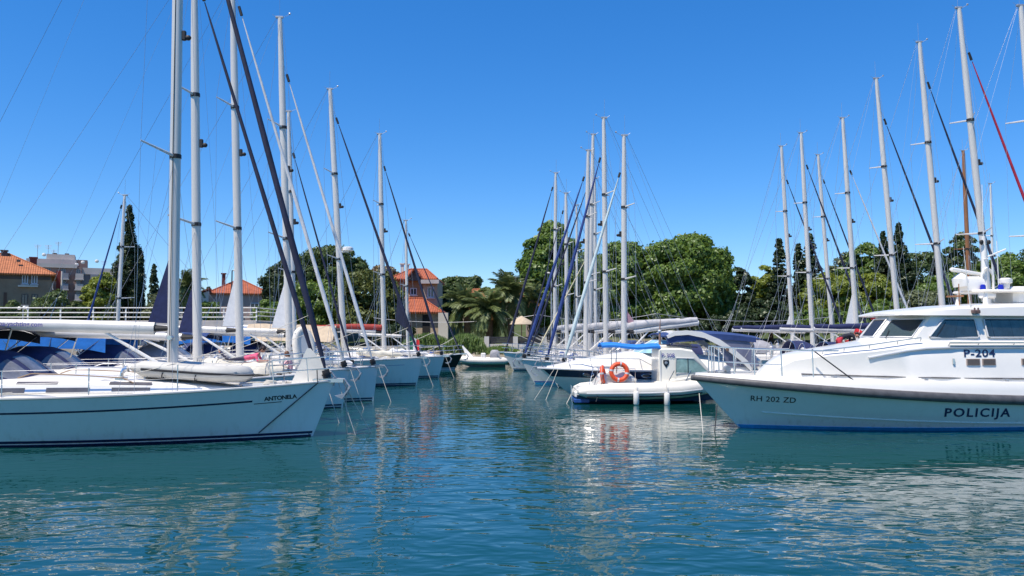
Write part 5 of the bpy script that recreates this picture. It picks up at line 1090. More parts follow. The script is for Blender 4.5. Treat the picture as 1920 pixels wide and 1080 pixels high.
# ------------------------------------------------------------------ people
SKIN = mat('skin', (.52, .27, .18), .55, var=.06); HAIRD = mat('hair_dark', (.03, .012, .008), .5, var=.3); HAIRB = mat('hair_brown', (.16, .07, .03), .5, var=.3)
def person(label, J_, sc, shirt, trousers, hair, loc, face=(1, 0, 0), sleeve=True):
    """one skinned body; J_: joint name -> local position (already posed)"""
    t = thing('person', label, 'person', loc)
    E = [('pel', 'spi'), ('spi', 'che'), ('che', 'nec'), ('che', 'shl'), ('shl', 'ell'), ('ell', 'wrl'), ('wrl', 'hdl'), ('che', 'shr'), ('shr', 'elr'), ('elr', 'wrr'), ('wrr', 'hdr'), ('pel', 'hil'), ('hil', 'knl'), ('knl', 'anl'), ('anl', 'tol'), ('pel', 'hir'), ('hir', 'knr'), ('knr', 'anr'), ('anr', 'tor')]
    rad = dict(pel=.135, spi=.12, che=.145, nec=.055, shl=.06, shr=.06, ell=.042, elr=.042, wrl=.03, wrr=.03, hdl=.035, hdr=.035, hil=.09, hir=.09, knl=.058, knr=.058, anl=.04, anr=.04, tol=.035, tor=.035)
    names = list(rad); me = bpy.data.meshes.new('body'); me.from_pydata([Vector(J_[k]) * sc for k in names], [(names.index(a), names.index(b)) for a, b in E], [])
    o = bpy.data.objects.new('body', me); COL.objects.link(o)
    md = o.modifiers.new('s', 'SKIN'); ls = me.skin_vertices[0].data if me.skin_vertices else None
    for i, k in enumerate(names): me.skin_vertices[0].data[i].radius = (rad[k] * sc, rad[k] * sc * .85); me.skin_vertices[0].data[i].use_root = (k == 'pel')
    o.modifiers.new('d', 'SUBSURF').levels = 2
    bpy.context.view_layer.update(); e = o.evaluated_get(bpy.context.evaluated_depsgraph_get()); m2 = bpy.data.meshes.new_from_object(e)
    bpy.data.objects.remove(o)
    o = bpy.data.objects.new('body', m2); COL.objects.link(o); o.parent = t
    for m_ in (SKIN, shirt, trousers): m2.materials.append(m_)
    seg = []
    for a, b in E:
        k = 1 if a in ('pel', 'spi', 'che') and b in ('spi', 'che', 'shl', 'shr') else (2 if a in ('pel', 'hil', 'hir') or (a in ('knl', 'knr')) else 0)
        if sleeve and a in ('shl', 'shr'): k = 1
        seg.append((Vector(J_[a]) * sc, Vector(J_[b]) * sc, k))
    for p in m2.polygons:
        c = p.center; best = (9, 0)
        for a, b, k in seg:
            ab = b - a; tt = max(0, min(1, (c - a).dot(ab) / max(1e-9, ab.length_squared))); dd = (c - a - ab * tt).length
            if dd < best[0]: best = (dd, k)
        p.material_index = best[1]; p.use_smooth = True
    hc = Vector(J_['hea']) * sc; f = Vector(face).normalized(); up = (Vector(J_['hea']) - Vector(J_['nec'])).normalized(); f = (f - up * f.dot(up)).normalized(); rt = f.cross(up)
    Mh = Matrix((rt, f, up)).transposed().to_4x4(); Mh.translation = hc
    k = sc
    hd_ = obj('head', xf(join(ell((0, 0, 0), (.075 * k, .095 * k, .115 * k), 14, 10), ell((0, .095 * k, -.01 * k), (.014 * k, .022 * k, .022 * k), 6, 5), ell((-.075 * k, 0, -.01 * k), (.012 * k, .02 * k, .03 * k), 6, 5), ell((.075 * k, 0, -.01 * k), (.012 * k, .02 * k, .03 * k), 6, 5)), Mh), SKIN, t, 60)
    obj('eye', xf(join(ell((-.03 * k, .088 * k, .015 * k), .011 * k, 6, 5), ell((.03 * k, .088 * k, .015 * k), .011 * k, 6, 5)), Mh), BLK, hd_); obj('mouth', xf(ell((0, .086 * k, -.05 * k), (.024 * k, .01 * k, .006 * k), 6, 4), Mh), mat('lips', (.4, .12, .1), .5), hd_)
    obj('hair', xf(join(ell((0, -.018 * k, .025 * k), (.088 * k, .10 * k, .11 * k), 14, 10), ell((0, -.07 * k, -.05 * k), (.075 * k, .05 * k, .10 * k), 10, 8)), Mh), hair, hd_, 60)
    for hn, wn_ in (('hdl', 'wrl'), ('hdr', 'wrr')):   # fingers
        d_ = (Vector(J_[hn]) - Vector(J_[wn_])).normalized(); s1 = d_.orthogonal().normalized(); s2 = d_.cross(s1); b0 = Vector(J_[hn]) * sc; gs = []
        for q in range(4): a0 = b0 + s1 * (q - 1.5) * .016 * sc; gs.append(tube([a0, a0 + d_ * .035 * sc, a0 + (d_ * .06 + s2 * .015) * sc], [.0085 * sc, .008 * sc, .006 * sc], 5))
        gs.append(tube([b0 - d_ * .01 * sc + s1 * .03 * sc, b0 + (d_ * .025 + s1 * .05) * sc], [.009 * sc, .007 * sc], 5)); obj('fingers', join(*gs), SKIN, t)
    return t
PINKT = mat('shirt_pink', (.75, .10, .20), .8, var=.1, scale=8); PALEP = mat('shirt_pale_pink', (.72, .42, .45), .8, var=.1, scale=8); GREYT = mat('trousers_grey', (.16, .17, .19), .85, var=.2, scale=8)
DKT = mat('trousers_dark', (.03, .03, .06), .85, var=.2); BLKT = mat('shirt_black', (.012, .014, .025), .85, var=.25); REDT = mat('shorts_red', (.5, .03, .05), .8)
# child lying on the dinghy cover, chest propped on the elbows, head towards the bow
JL = dict(pel=(0, 0, .13), spi=(.2, 0, .15), che=(.42, 0, .22), nec=(.56, 0, .34), hea=(.66, 0, .44), shl=(.46, .17, .24), shr=(.46, -.17, .24), ell=(.56, .22, .04), elr=(.56, -.22, .04), wrl=(.78, .12, .05), wrr=(.78, -.12, .05), hdl=(.85, .09, .06), hdr=(.85, -.09, .06),
    hil=(-.08, .09, .12), hir=(-.08, -.09, .12), knl=(-.48, .12, .08), knr=(-.48, -.14, .08), anl=(-.86, .11, .10), anr=(-.80, -.13, .34), tol=(-.98, .11, .05), tor=(-.84, -.13, .46))
pB = bB.matrix_world @ Vector((10.8 - 2.15, -.1, HB.deckz(8.6) + .44))
person('child in a pink top lying on the cream dinghy cover', JL, .80, PINKT, DKT, HAIRD, tuple(pB), (1, 0, .1))
JS = dict(pel=(0, 0, .12), spi=(-.02, 0, .32), che=(-.10, 0, .52), nec=(-.16, 0, .68), hea=(-.21, 0, .82), shl=(-.12, .16, .60), shr=(-.12, -.16, .60), ell=(-.26, .22, .40), elr=(-.26, -.22, .40), wrl=(-.42, .12, .36), wrr=(-.42, -.12, .36), hdl=(-.48, .08, .36), hdr=(-.48, -.08, .36),
    hil=(-.04, .10, .11), hir=(-.04, -.10, .11), knl=(-.36, .16, .34), knr=(-.36, -.16, .34), anl=(-.44, .14, .04), anr=(-.44, -.14, .04), tol=(-.58, .15, .02), tor=(-.58, -.15, .02))
pS = bB.matrix_world @ Vector((10.8 - .85, -.05, HB.deckz(9.8) + .03))
person('child in a pale pink top sitting at the bow facing the cream dinghy cover', JS, .70, PALEP, GREYT, HAIRB, tuple(pS), (-1, 0, -.3))
JB = dict(pel=(0, 0, .92), spi=(.18, 0, 1.02), che=(.42, 0, 1.08), nec=(.60, 0, 1.08), hea=(.72, 0, 1.06), shl=(.46, .19, 1.06), shr=(.46, -.19, 1.06), ell=(.50, .22, .78), elr=(.52, -.22, .78), wrl=(.62, .14, .56), wrr=(.64, -.14, .56), hdl=(.66, .12, .48), hdr=(.68, -.12, .48),
    hil=(-.04, .10, .88), hir=(-.04, -.10, .88), knl=(.06, .12, .48), knr=(.02, -.12, .48), anl=(-.06, .12, .07), anr=(-.10, -.12, .07), tol=(.10, .13, .03), tor=(.06, -.13, .03))
pw = at(1572, 660, 30.6); person('person in a black top and red shorts bending over a cockpit behind the police launch', JB, 1.0, BLKT, REDT, HAIRD, (pw.x + .05, 30.6, 1.30), (.3, 0, -1))
# red horseshoe buoy beside the person
hsb = thing('horseshoe_buoy', 'red horseshoe buoy beside the bending person', 'buoy', tuple(at(1604, 636, 31.0)))
obj('buoy_body', torus((0, 0, 0), .30, .12, (0, -1, .15), 20, 10, a0=-40, a1=220), REDC, hsb, 60); obj('buoy_strap', tube([(-.3, -.12, 0), (0, -.14, .06), (.3, -.12, 0)], .012, 5), ROPE, hsb)
bw2 = thing('water_can', 'blue plastic can beside the bending person', 'canister', tuple(at(1606, 655, 30.7))); obj('can_body', box(-.12, .12, -.1, .1, 0, .30, .03), mat('plastic_blue', (.04, .16, .45), .4), bw2); obj('can_cap', tube([(.05, 0, .3), (.05, 0, .35)], .04, 8), BLK, bw2)
# ------------------------------------------------------------------ houses
TILE = None
def tilemat(name, col, dirx=True):
    if name in MATS: return MATS[name]
    m = mat(name, col, .85, var=.28, scale=2.2); n = m.node_tree.nodes; l = m.node_tree.links
    tc = n.new('ShaderNodeTexCoord'); wv = n.new('ShaderNodeTexWave'); wv.bands_direction = 'X' if dirx else 'Y'; wv.inputs['Scale'].default_value = 1.3; wv.inputs['Distortion'].default_value = .4
    w2 = n.new('ShaderNodeTexWave'); w2.bands_direction = 'Z'; w2.wave_profile = 'SAW'; w2.inputs['Scale'].default_value = 1.1
    ad = n.new('ShaderNodeMath'); ad.operation = 'ADD'; bp = n.new('ShaderNodeBump'); bp.inputs['Distance'].default_value = .06; bp.inputs['Strength'].default_value = .9
    l.new(tc.outputs['Object'], wv.inputs[0]); l.new(tc.outputs['Object'], w2.inputs[0]); l.new(wv.outputs[1], ad.inputs[0]); l.new(w2.outputs[1], ad.inputs[1]); l.new(ad.outputs[0], bp.inputs['Height']); l.new(bp.outputs[0], n['Principled BSDF'].inputs['Normal'])
    return m
ROOF_O = tilemat('roof_tiles_orange', (.41, .145, .06)); ROOF_R = tilemat('roof_tiles_red', (.37, .10, .045))
STUC_G = mat('stucco_greybrown', (.28, .205, .14), .95, var=.22, scale=.5, bump=.02, bscale=8); STUC_P = mat('stucco_pink', (.44, .33, .30), .95, var=.12, scale=.5, bump=.02, bscale=8)
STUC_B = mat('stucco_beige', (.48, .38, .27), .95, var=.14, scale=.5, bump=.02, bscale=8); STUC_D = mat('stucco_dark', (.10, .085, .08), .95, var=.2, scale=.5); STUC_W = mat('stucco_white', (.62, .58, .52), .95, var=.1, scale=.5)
FRAMEW = mat('window_frame_white', (.62, .66, .72), .5, var=.05); SHUT = mat('shutter_green', (.03, .09, .06), .6); PANE = mat('house_pane', (.04, .055, .07), .08, var=.3, spec=.7); REDW = mat('wall_red', (.22, .04, .035), .9, var=.2, scale=.6)
def house(name, label, px0, px1, Y, eave, ridge, depth, wall, roofm, over=.45, base=None, cat='house', gable=False, ridge_in=None, rz=0.0):
    x0, x1 = wx(px0, Y), wx(px1, Y); w = x1 - x0; zg = gz((x0 + x1) / 2, Y) - .5; t = thing(name, label, cat, (x0, Y, zg)); ze, zr = wz(eave, Y) - zg, wz(ridge, Y) - zg
    t.rotation_euler.z = R(rz); t.location = (x1 - w * math.cos(R(rz)), Y - w * math.sin(R(rz)), zg)
    wl = obj('wall', box(0, w, 0, depth, 0, ze), wall, t); ri = w * .30 if ridge_in is None else ridge_in; o = over
    if gable: V = [(-o, -o, ze - .12), (w + o, -o, ze - .12), (w + o, depth + o, ze - .12), (-o, depth + o, ze - .12), (-o, depth / 2, zr), (w + o, depth / 2, zr)]
    else: V = [(-o, -o, ze - .05), (w + o, -o, ze - .05), (w + o, depth + o, ze - .05), (-o, depth + o, ze - .05), (ri, depth / 2, zr), (w - ri, depth / 2, zr)]
    Vb = V + [(x, y, z - .16) for x, y, z in V[:4]]
    Fc = [(0, 1, 5, 4), (2, 3, 4, 5), (1, 2, 5), (3, 0, 4), (0, 6, 7, 1), (1, 7, 8, 2), (2, 8, 9, 3), (3, 9, 6, 0), (6, 9, 8, 7)]
    rf_ = obj('roof', (Vb, Fc), roofm, t, 0); obj('ridge_tiles', tube([V[4], V[5]], .11, 6), roofm, rf_)
    for a, b in ((0, 4), (1, 5)): obj('hip_tiles', tube([V[a], V[b]], .10, 6), roofm, rf_)
    return t, rf_, (x0, Y, zg, w, ze, zr)
def hwin(t, x, z, w, h, y=0, frame=None, shut=None, sill=True, two=True):
    fr_ = obj('window', join(box(x, x + .08, y - .06, y + .02, z, z + h), box(x + w - .08, x + w, y - .06, y + .02, z, z + h), box(x + .08, x + w - .08, y - .06, y + .02, z, z + .08), box(x + .08, x + w - .08, y - .06, y + .02, z + h - .08, z + h), *([box(x + w / 2 - .04, x + w / 2 + .04, y - .055, y + .02, z + .08, z + h - .08)] if two else [])), frame or FRAMEW, t, 0)
    obj('pane', box(x + .06, x + w - .06, y - .03, y - .01, z + .06, z + h - .06), PANE, fr_, 0)
    if sill: obj('sill', box(x - .12, x + w + .12, y - .16, y + .02, z - .14, z - .02), STUC_W, fr_, 0)
    if shut:
        obj('shutter', box(x - w * .5, x - .02, y - .07, y - .01, z, z + h), shut, fr_, 0); obj('shutter', box(x + w + .02, x + w * 1.5, y - .07, y - .01, z, z + h), shut, fr_, 0)
    return fr_
def chimney(rf_, x, y, z, h, w=.7, m=None):
    c_ = obj('chimney', box(x - w / 2, x + w / 2, y - w / 2, y + w / 2, z - .8, z + h), m or STUC_D, rf_, 0); obj('chimney_cap', box(x - w / 2 - .1, x + w / 2 + .1, y - w / 2 - .1, y + w / 2 + .1, z + h + .002, z + h + .14), m or STUC_D, c_, 0)
# house at the left edge
HYY = 95
t, rf_, (hx, hy, hz, hw, he, hr) = house('stone_house', 'brown stuccoed house with orange hipped roof at the left edge', -150, 92, HYY, 514, 472, 11, STUC_G, ROOF_O, .55, rz=29)
zz = wz(548, HYY) - hz; k = HYY / F
lx = lambda px: wx(px, HYY) - hx
for a in (46, 61): hwin(t, lx(a), wz(533, HYY) - hz, 9.5 * k, 17 * k, 0, FRAMEW)
for a in (-60, -30): hwin(t, lx(a), wz(533, HYY) - hz, 9.5 * k, 17 * k, 0, FRAMEW)
for a in (46, 62): hwin(t, lx(a), wz(572, HYY) - hz, 10 * k, 20 * k, 0, STUC_D)
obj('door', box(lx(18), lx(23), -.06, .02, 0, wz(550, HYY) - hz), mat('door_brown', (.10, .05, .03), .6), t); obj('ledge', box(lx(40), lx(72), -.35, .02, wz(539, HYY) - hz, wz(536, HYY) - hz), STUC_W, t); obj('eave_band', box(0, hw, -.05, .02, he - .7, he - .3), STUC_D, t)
chimney(rf_, lx(12), 5.0, wz(476, HYY) - hz, .5, .62); chimney(rf_, lx(60), 5.6, wz(488, HYY) - hz, .6, .75, mat('chimney_brick', (.16, .05, .04), .9, var=.3))
obj('roof_vent', box(lx(35), lx(41), 1.6, 2.1, wz(491, HYY) - hz, wz(487, HYY) - hz), STUC_D, rf_)
pw_ = obj('party_wall', box(hw + .55, hw + 1.0, 2, 2.6, 0, wz(505, HYY) - hz), REDW, t); obj('downpipe', tube([(hw + 1.15, 1.9, .2), (hw + 1.15, 1.9, wz(506, HYY) - hz)], .12, 6), STUC_W, t)
# apartment block behind
AY = 150; ak = AY / F
ax0, ax1 = wx(66, AY), wx(232, AY); az = gz(ax0, AY) - 1
ap_ = thing('apartment_block', 'grey stepped apartment block with roof aerials beyond the stone house', 'building', (ax1 - (ax1 - ax0) * math.cos(R(27)), AY - (ax1 - ax0) * math.sin(R(27)), az), R(27))
AW = mat('render_grey', (.48, .43, .40), .9, var=.12, scale=.3); AD = mat('render_maroon', (.24, .16, .14), .9, var=.15, scale=.3); AG = mat('render_greyblue', (.24, .24, .27), .9, var=.12, scale=.3)
lz = lambda py: wz(py, AY) - az; la = lambda px: wx(px, AY) - ax0
obj('wall', box(0, la(160), 0, 10, 0, lz(503)), AD, ap_); obj('wall', box(la(160), la(232), 1.0, 10, 0, lz(512)), AG, ap_)
obj('top_storey', box(la(70), la(150), 2.0, 10, lz(503), lz(489)), AW, ap_); obj('lift_tower', box(la(101), la(147), 3, 9, lz(489), lz(479)), AW, ap_); obj('roof_hut', box(la(148), la(168), 3, 8, lz(503), lz(488)), AD, ap_)
obj('parapet', box(-.2, la(150) + .2, -.35, .0, lz(506), lz(499)), AW, ap_); obj('parapet', box(la(152), la(232), .6, .95, lz(516), lz(504)), AW, ap_)
for r_ in range(4):
    for c_ in range(6):
        a = 78 + c_ * 24; zz = lz(526 + r_ * 19); fy = 0 if a < 158 else 1.0
        bp_ = obj('balcony', box(la(a), la(a + 13), fy - 1.0, fy - .002, zz, zz + 1.0), AW if c_ % 2 else AG, ap_, 0); obj('balcony_slab', box(la(a) - .1, la(a + 13) + .1, fy - 1.15, fy - .002, zz - .2, zz - .003), AW, bp_, 0)
        hwin(ap_, la(a + 1), zz + 1.02, 7 * ak, 8.5 * ak, fy, AG, None, False)
for a, tp, b in ((86, 462, 489), (103, 462, 489), (119, 455, 479), (196, 488, 504), (112, 470, 479)):
    ae = obj('roof_aerial', join(tube([(la(a), 4, lz(b) - .2), (la(a), 4, lz(tp))], .05, 5), *[tube([(la(a) - .6 + .1 * q, 4, lz(tp) - .25 * q - .1), (la(a) + .6 - .1 * q, 4, lz(tp) - .25 * q - .1)], .03, 4) for q in range(3)]), WIRE, ap_)
for a, p in ((98, 482), (151, 499), (161, 494), (184, 491)): obj('satellite_dish', ell((la(a), .8 if a > 150 else 1.6, lz(p)), (.34, .16, .34), 10, 6), WHITE, ap_)
for a in (110, 130): obj('roof_vent', box(la(a), la(a + 7), 4, 5, lz(479) + .01, lz(476)), STUC_D, ap_)
# pink house with pyramidal roof
t, rf_, (hx, hy, hz, hw, he, hr) = house('pink_house', 'pale pink house with orange pyramid roof behind the left masts', 398, 502, 96, 550, 523, 7.5, STUC_P, ROOF_R, .3, ridge_in=3.0, rz=18)
lx = lambda px: wx(px, 96) - hx; lz2 = lambda py: wz(py, 96) - hz
chimney(rf_, lx(421), 2.6, lz2(532), 1.2, .42, mat('chimney_brick', (.16, .05, .04), .9)); hwin(t, lx(440), lz2(590), 1.0, 1.4); hwin(t, lx(470), lz2(590), 1.0, 1.4)
lt = obj('lean_to', ([(-5.4, -2, lz2(583)), (-5.4, 4, lz2(583)), (-.01, 4, lz2(549)), (-.01, -2, lz2(549)), (-5.4, -2, 0), (-5.4, 4, 0), (-.01, 4, 0), (-.01, -2, 0)], [(0, 1, 2, 3), (0, 4, 5, 1), (3, 7, 4, 0), (2, 6, 7, 3), (1, 5, 6, 2), (4, 7, 6, 5)]), STUC_W, t, 0)
obj('lean_to_roof', ([(-5.8, -2.3, lz2(584) + .05), (-5.8, 4.2, lz2(584) + .05), (.1, 4.2, lz2(547) + .1), (.1, -2.3, lz2(547) + .1), (-5.8, -2.3, lz2(584) + .2), (-5.8, 4.2, lz2(584) + .2), (.1, 4.2, lz2(547) + .25), (.1, -2.3, lz2(547) + .25)], [(4, 5, 6, 7), (0, 3, 2, 1), (0, 4, 7, 3), (0, 1, 5, 4), (1, 2, 6, 5), (2, 3, 7, 6)]), ROOF_R, t, 0)
# villa with two roofs
VY = 88
t, rf_, (hx, hy, hz, hw, he, hr) = house('villa', 'tall dark villa with red tiled roof and dormer above the shore', 738, 812, VY, 522, 499, 9, mat('stucco_tan', (.34, .21, .13), .95, var=.2, scale=.5), ROOF_R, .5, ridge_in=1.2)
lx = lambda px: wx(px, VY) - hx; lv = lambda py: wz(py, VY) - hz
obj('dormer_gable', prism([(lx(762), lv(527)), (lx(778), lv(506)), (lx(797), lv(527))], -.9, 2.5), STUC_D, t, 0)
obj('dormer_roof', join(prism([(lx(759), lv(529)), (lx(778), lv(504)), (lx(778), lv(507.5)), (lx(762), lv(529))], -1.3, 2.5), prism([(lx(800), lv(529)), (lx(778), lv(504)), (lx(778), lv(507.5)), (lx(797), lv(529))], -1.29, 2.49)), ROOF_R, rf_, 0)
hwin(t, lx(769), lv(553), 12 * VY / F, 13 * VY / F); chimney(rf_, lx(744), 4, lv(503), .75, .36, STUC_W); chimney(rf_, lx(752), 5, lv(500), .6, .32, STUC_W)
wg = obj('wing', box(lx(796), lx(822), -1.5, 5, 0, lv(527)), STUC_B, t, 0); hwin(t, lx(804), lv(559), 12 * VY / F, 20 * VY / F, -1.5); obj('wing_balcony', box(lx(793), lx(826), -2.4, -1.502, lv(534), lv(527)), AW, t, 0)
t2, rf2, (hx2, hy2, hz2, hw2, he2, hr2) = house('cottage', 'beige cottage with low orange hipped roof in front of the dark villa', 724, 822, 82, 584, 557, 6.5, STUC_B, ROOF_R, .5, ridge_in=2.0)
l2 = lambda px: wx(px, 82) - hx2; v2 = lambda py: wz(py, 82) - hz2
obj('door', box(l2(792), l2(806), -.06, .02, v2(632), v2(590)), mat('door_black', (.015, .014, .014), .7), t2, 0); hwin(t2, l2(755), v2(615), 11 * 82 / F, 17 * 82 / F, 0, SHUT); obj('gate_pier', box(l2(824), l2(842), -1.5, -.6, 0, v2(587)), STUC_W, t2, 0); obj('porch_roof', box(l2(744), l2(770), -1.6, -.01, v2(614), v2(610)), ROOF_R, t2, 0)
# roofs half hidden behind the palms
for i, (a, b, Yh, e_, r_, lb, wl_) in enumerate(((858, 912, 104, 562, 540, 'cream house with orange roof behind the left palm', STUC_B), (912, 946, 100, 566, 544, 'small house with orange roof between the palms', STUC_W), (944, 992, 108, 556, 527, 'white house with steep orange roof behind the right palm', STUC_W), (988, 1022, 84, 590, 574, 'low house with orange roof at the edge of the big trees', STUC_P))):
    th, rh, q = house('shore_house', lb, a, b, Yh, e_, r_, 6, wl_, ROOF_O, .3, ridge_in=1.0); hwin(th, q[3] * .25, q[4] - 2.0, .9, 1.2); hwin(th, q[3] * .6, q[4] - 2.0, .9, 1.2)
    if i == 2: chimney(rh, q[3] * .5, 3, q[5] - .3, .9, .4, STUC_W)
# garden wall with gate piers
GY = 67; gw = thing('garden_wall', 'low pale garden wall with dark fence between stone piers under the palms', 'wall', (wx(905, GY), GY, gz(0, GY) - .2)); lg = lambda px: wx(px, GY) - wx(905, GY); gzz = lambda py: wz(py, GY) - gz(0, GY) + .2
obj('plinth', box(lg(905), lg(1100), 0, .3, 0, gzz(645)), STUC_W, gw)
for a in (908, 962, 1016, 1070): obj('pier', box(lg(a), lg(a + 9), -.1, .4, 0, gzz(631)), STUC_W, gw)
for a in (917, 971, 1025): 
    for j in range(4): obj('fence_board', box(lg(a), lg(a + 45), .1, .15, gzz(644) + .02 + j * .14, gzz(644) + .14 + j * .14), mat('fence_dark', (.03, .03, .035), .7), gw, 0)
pz = thing('parasol', 'thatched beige parasol behind the garden wall', 'parasol', (wx(978, 71), 71, gz(0, 71))); obj('pole', tube([(0, 0, 0), (0, 0, 2.6)], .05, 6), WOOD, pz); obj('thatch', loft([[(r_ * math.cos(k), r_ * math.sin(k), z) for k in [2 * math.pi * j / 14 for j in range(14)]] for r_, z in ((1.1, 2.0), (.95, 2.25), (.4, 2.55), (.05, 2.75))]), BEIGEC, pz)
# street lamps
def lamp(label, px, Y, topy, arm, m):
    x = wx(px, Y); z0 = gz(x, Y); h = wz(topy, Y) - z0; t = thing('street_lamp', label, 'street lamp', (x, Y, z0), group='street lamps'); obj('post', tube([(0, 0, 0), (0, 0, h * .6), (0, 0, h)], [.09, .07, .05], 8), m, t)
    obj('arm', tube([(0, 0, h - .05), (arm * .6, 0, h + .02)], .04, 6), m, t); obj('lamp_head', ell((arm * .85, 0, h), (abs(arm) * .5, .16, .10), 10, 6), STUC_W, t)
lamp('dark street lamp on the terrace beside the pink house', 433, 70, 507, .3, BLK); lamp('street lamp seen between the middle masts', 1034, 74, 512, -.3, GALV)
gl = thing('globe_lamp', 'lamp with three white globes on the terrace at far left', 'street lamp', (wx(42, 68), 68, wz(601, 68))); obj('post', tube([(0, 0, 0), (0, 0, 1.0)], .04, 6), GALV, gl)
for dx, zz in ((-.33, 1.05), (.1, 1.1), (.36, 1.05)): obj('globe', ell((dx, 0, zz), .15, 10, 8), WHITE, gl)

# ------------------------------------------------------------------ trees
tree('cypress', 'tall slim dark cypress left of the near masts', 237, 86, 386, 64, LF_DARK, 30000, .15, seed=11, kind='cypress', lobes_n=44, asp=.4)
tree('cypress', 'shorter dark cypress leaning against the tall one', 261, 88, 474, 22, LF_DARK, 7000, .14, seed=12, kind='cypress', lobes_n=26, asp=.4)
tree('cypress', 'small distant cypress between the left masts', 286, 112, 497, 24, LF_DARK, 6000, .17, seed=13, kind='cypress', lobes_n=26, asp=.4)
tree('bush', 'rounded dark green bush above the white railing', 105, 80, 546, 130, LF_PINE, 12000, .14, seed=14, lobes_n=70, depth=.6, cat='bush', low=-.9)
tree('bush', 'rounded green bush at the far left of the railing', 20, 82, 566, 80, LF_PINE, 6000, .14, seed=34, lobes_n=40, depth=.6, cat='bush', low=-.9)
tree('lime_tree', 'yellow green tree beside the tall cypress', 188, 83, 508, 74, LF_LIME, 12000, .14, seed=15, lobes_n=60, low=-.9)
tree('bush', 'ragged olive bush behind the navy sail corners', 300, 82, 545, 70, LF_OLIVE, 6000, .15, seed=16, lobes_n=40, cat='bush', low=-.9)
tree('bush', 'green bush below the pink house roof', 385, 84, 563, 70, LF_GREEN, 7000, .15, seed=17, lobes_n=40, cat='bush', low=-.9)
tree('dark_tree', 'small dark tree peeping over the lean-to roof', 396, 112, 530, 32, LF_DARK, 3500, .18, seed=18, lobes_n=30)
tree('pine_tree', 'tall umbrella pine behind the left masts', 617, 86, 455, 140, LF_PINE, 24000, .16, boty=560, seed=21, lobes_n=90)
tree('pine_tree', 'dark dense pine left of the umbrella pine', 538, 88, 487, 100, LF_DARK, 16000, .16, boty=600, seed=22, lobes_n=70)
tree('holm_oak', 'green holm oak under the umbrella pine', 590, 82, 520, 120, LF_GREEN, 16000, .15, seed=23, lobes_n=80, low=-.9)
tree('bush', 'bright green bush right of the railed terrace', 512, 76, 560, 90, LF_GREEN, 12000, .13, seed=24, lobes_n=60, cat='bush', low=-.9)
tree('magnolia', 'broad glossy leaved magnolia left of the villa', 694, 78, 503, 136, LF_MAG, 16000, .21, seed=25, lobes_n=90, low=-.95, jit=.9)
tree('bush', 'dry brown grass topped bush left of the villa roof', 712, 96, 497, 90, LF_DRY, 8000, .16, boty=560, seed=26, lobes_n=60, cat='bush')
tree('bush', 'green bush hiding the left side of the villa', 741, 80, 548, 46, LF_MAG, 7000, .17, seed=28, lobes_n=50, cat='bush', low=-.95)
tree('bush', 'dark bush below the magnolia by the shore', 735, 72, 608, 90, LF_DARK, 8000, .13, seed=27, lobes_n=50, cat='bush', low=-.95)
for i, (px, Yt, tp, w, m_, lb) in enumerate(((842, 128, 515, 70, LF_PINE, 'dark wooded crown right of the villa'), (878, 132, 513, 64, LF_PINE, 'round wooded crown behind the left palm'), (918, 136, 540, 60, LF_GREEN, 'low wooded crown above the palms'), (952, 130, 508, 46, LF_PINE, 'pointed dark tree above the white shore house'), (990, 124, 530, 60, LF_GREEN, 'green tree between the white shore house and the big trees'), (832, 96, 545, 60, LF_DARK, 'dark tree between villa and left palm'), (1025, 92, 520, 60, LF_GREEN, 'green tree at the foot of the first big tree'))):
    tree('woodland_tree', lb, px, Yt, tp, w, m_, 8000, .2, seed=40 + i, lobes_n=60, low=-.9, group='wooded slope behind the villas')
big = [(1036, 84, 414, 122, LF_GREEN, 36000, 'first big tree, left of the middle masts', 51), (1115, 90, 470, 110, LF_GREEN, 26000, 'big tree directly behind the middle masts', 52), (1178, 86, 446, 124, LF_GREEN, 32000, 'big tree right of the middle masts', 53), (1288, 85, 429, 168, LF_GREEN, 54000, 'largest round green tree with flat top', 54), (1345, 88, 492, 70, LF_GREEN, 14000, 'lower shoulder tree right of the largest round tree', 55)]
for px, Yt, tp, w, m_, n_, lb, sd_ in big: tree('broadleaf_tree', lb, px, Yt, tp, w, m_, int(n_ * 1.4), .21, boty=628, seed=sd_, lobes_n=150, low=-.95, group='big trees by the water', depth=.8)
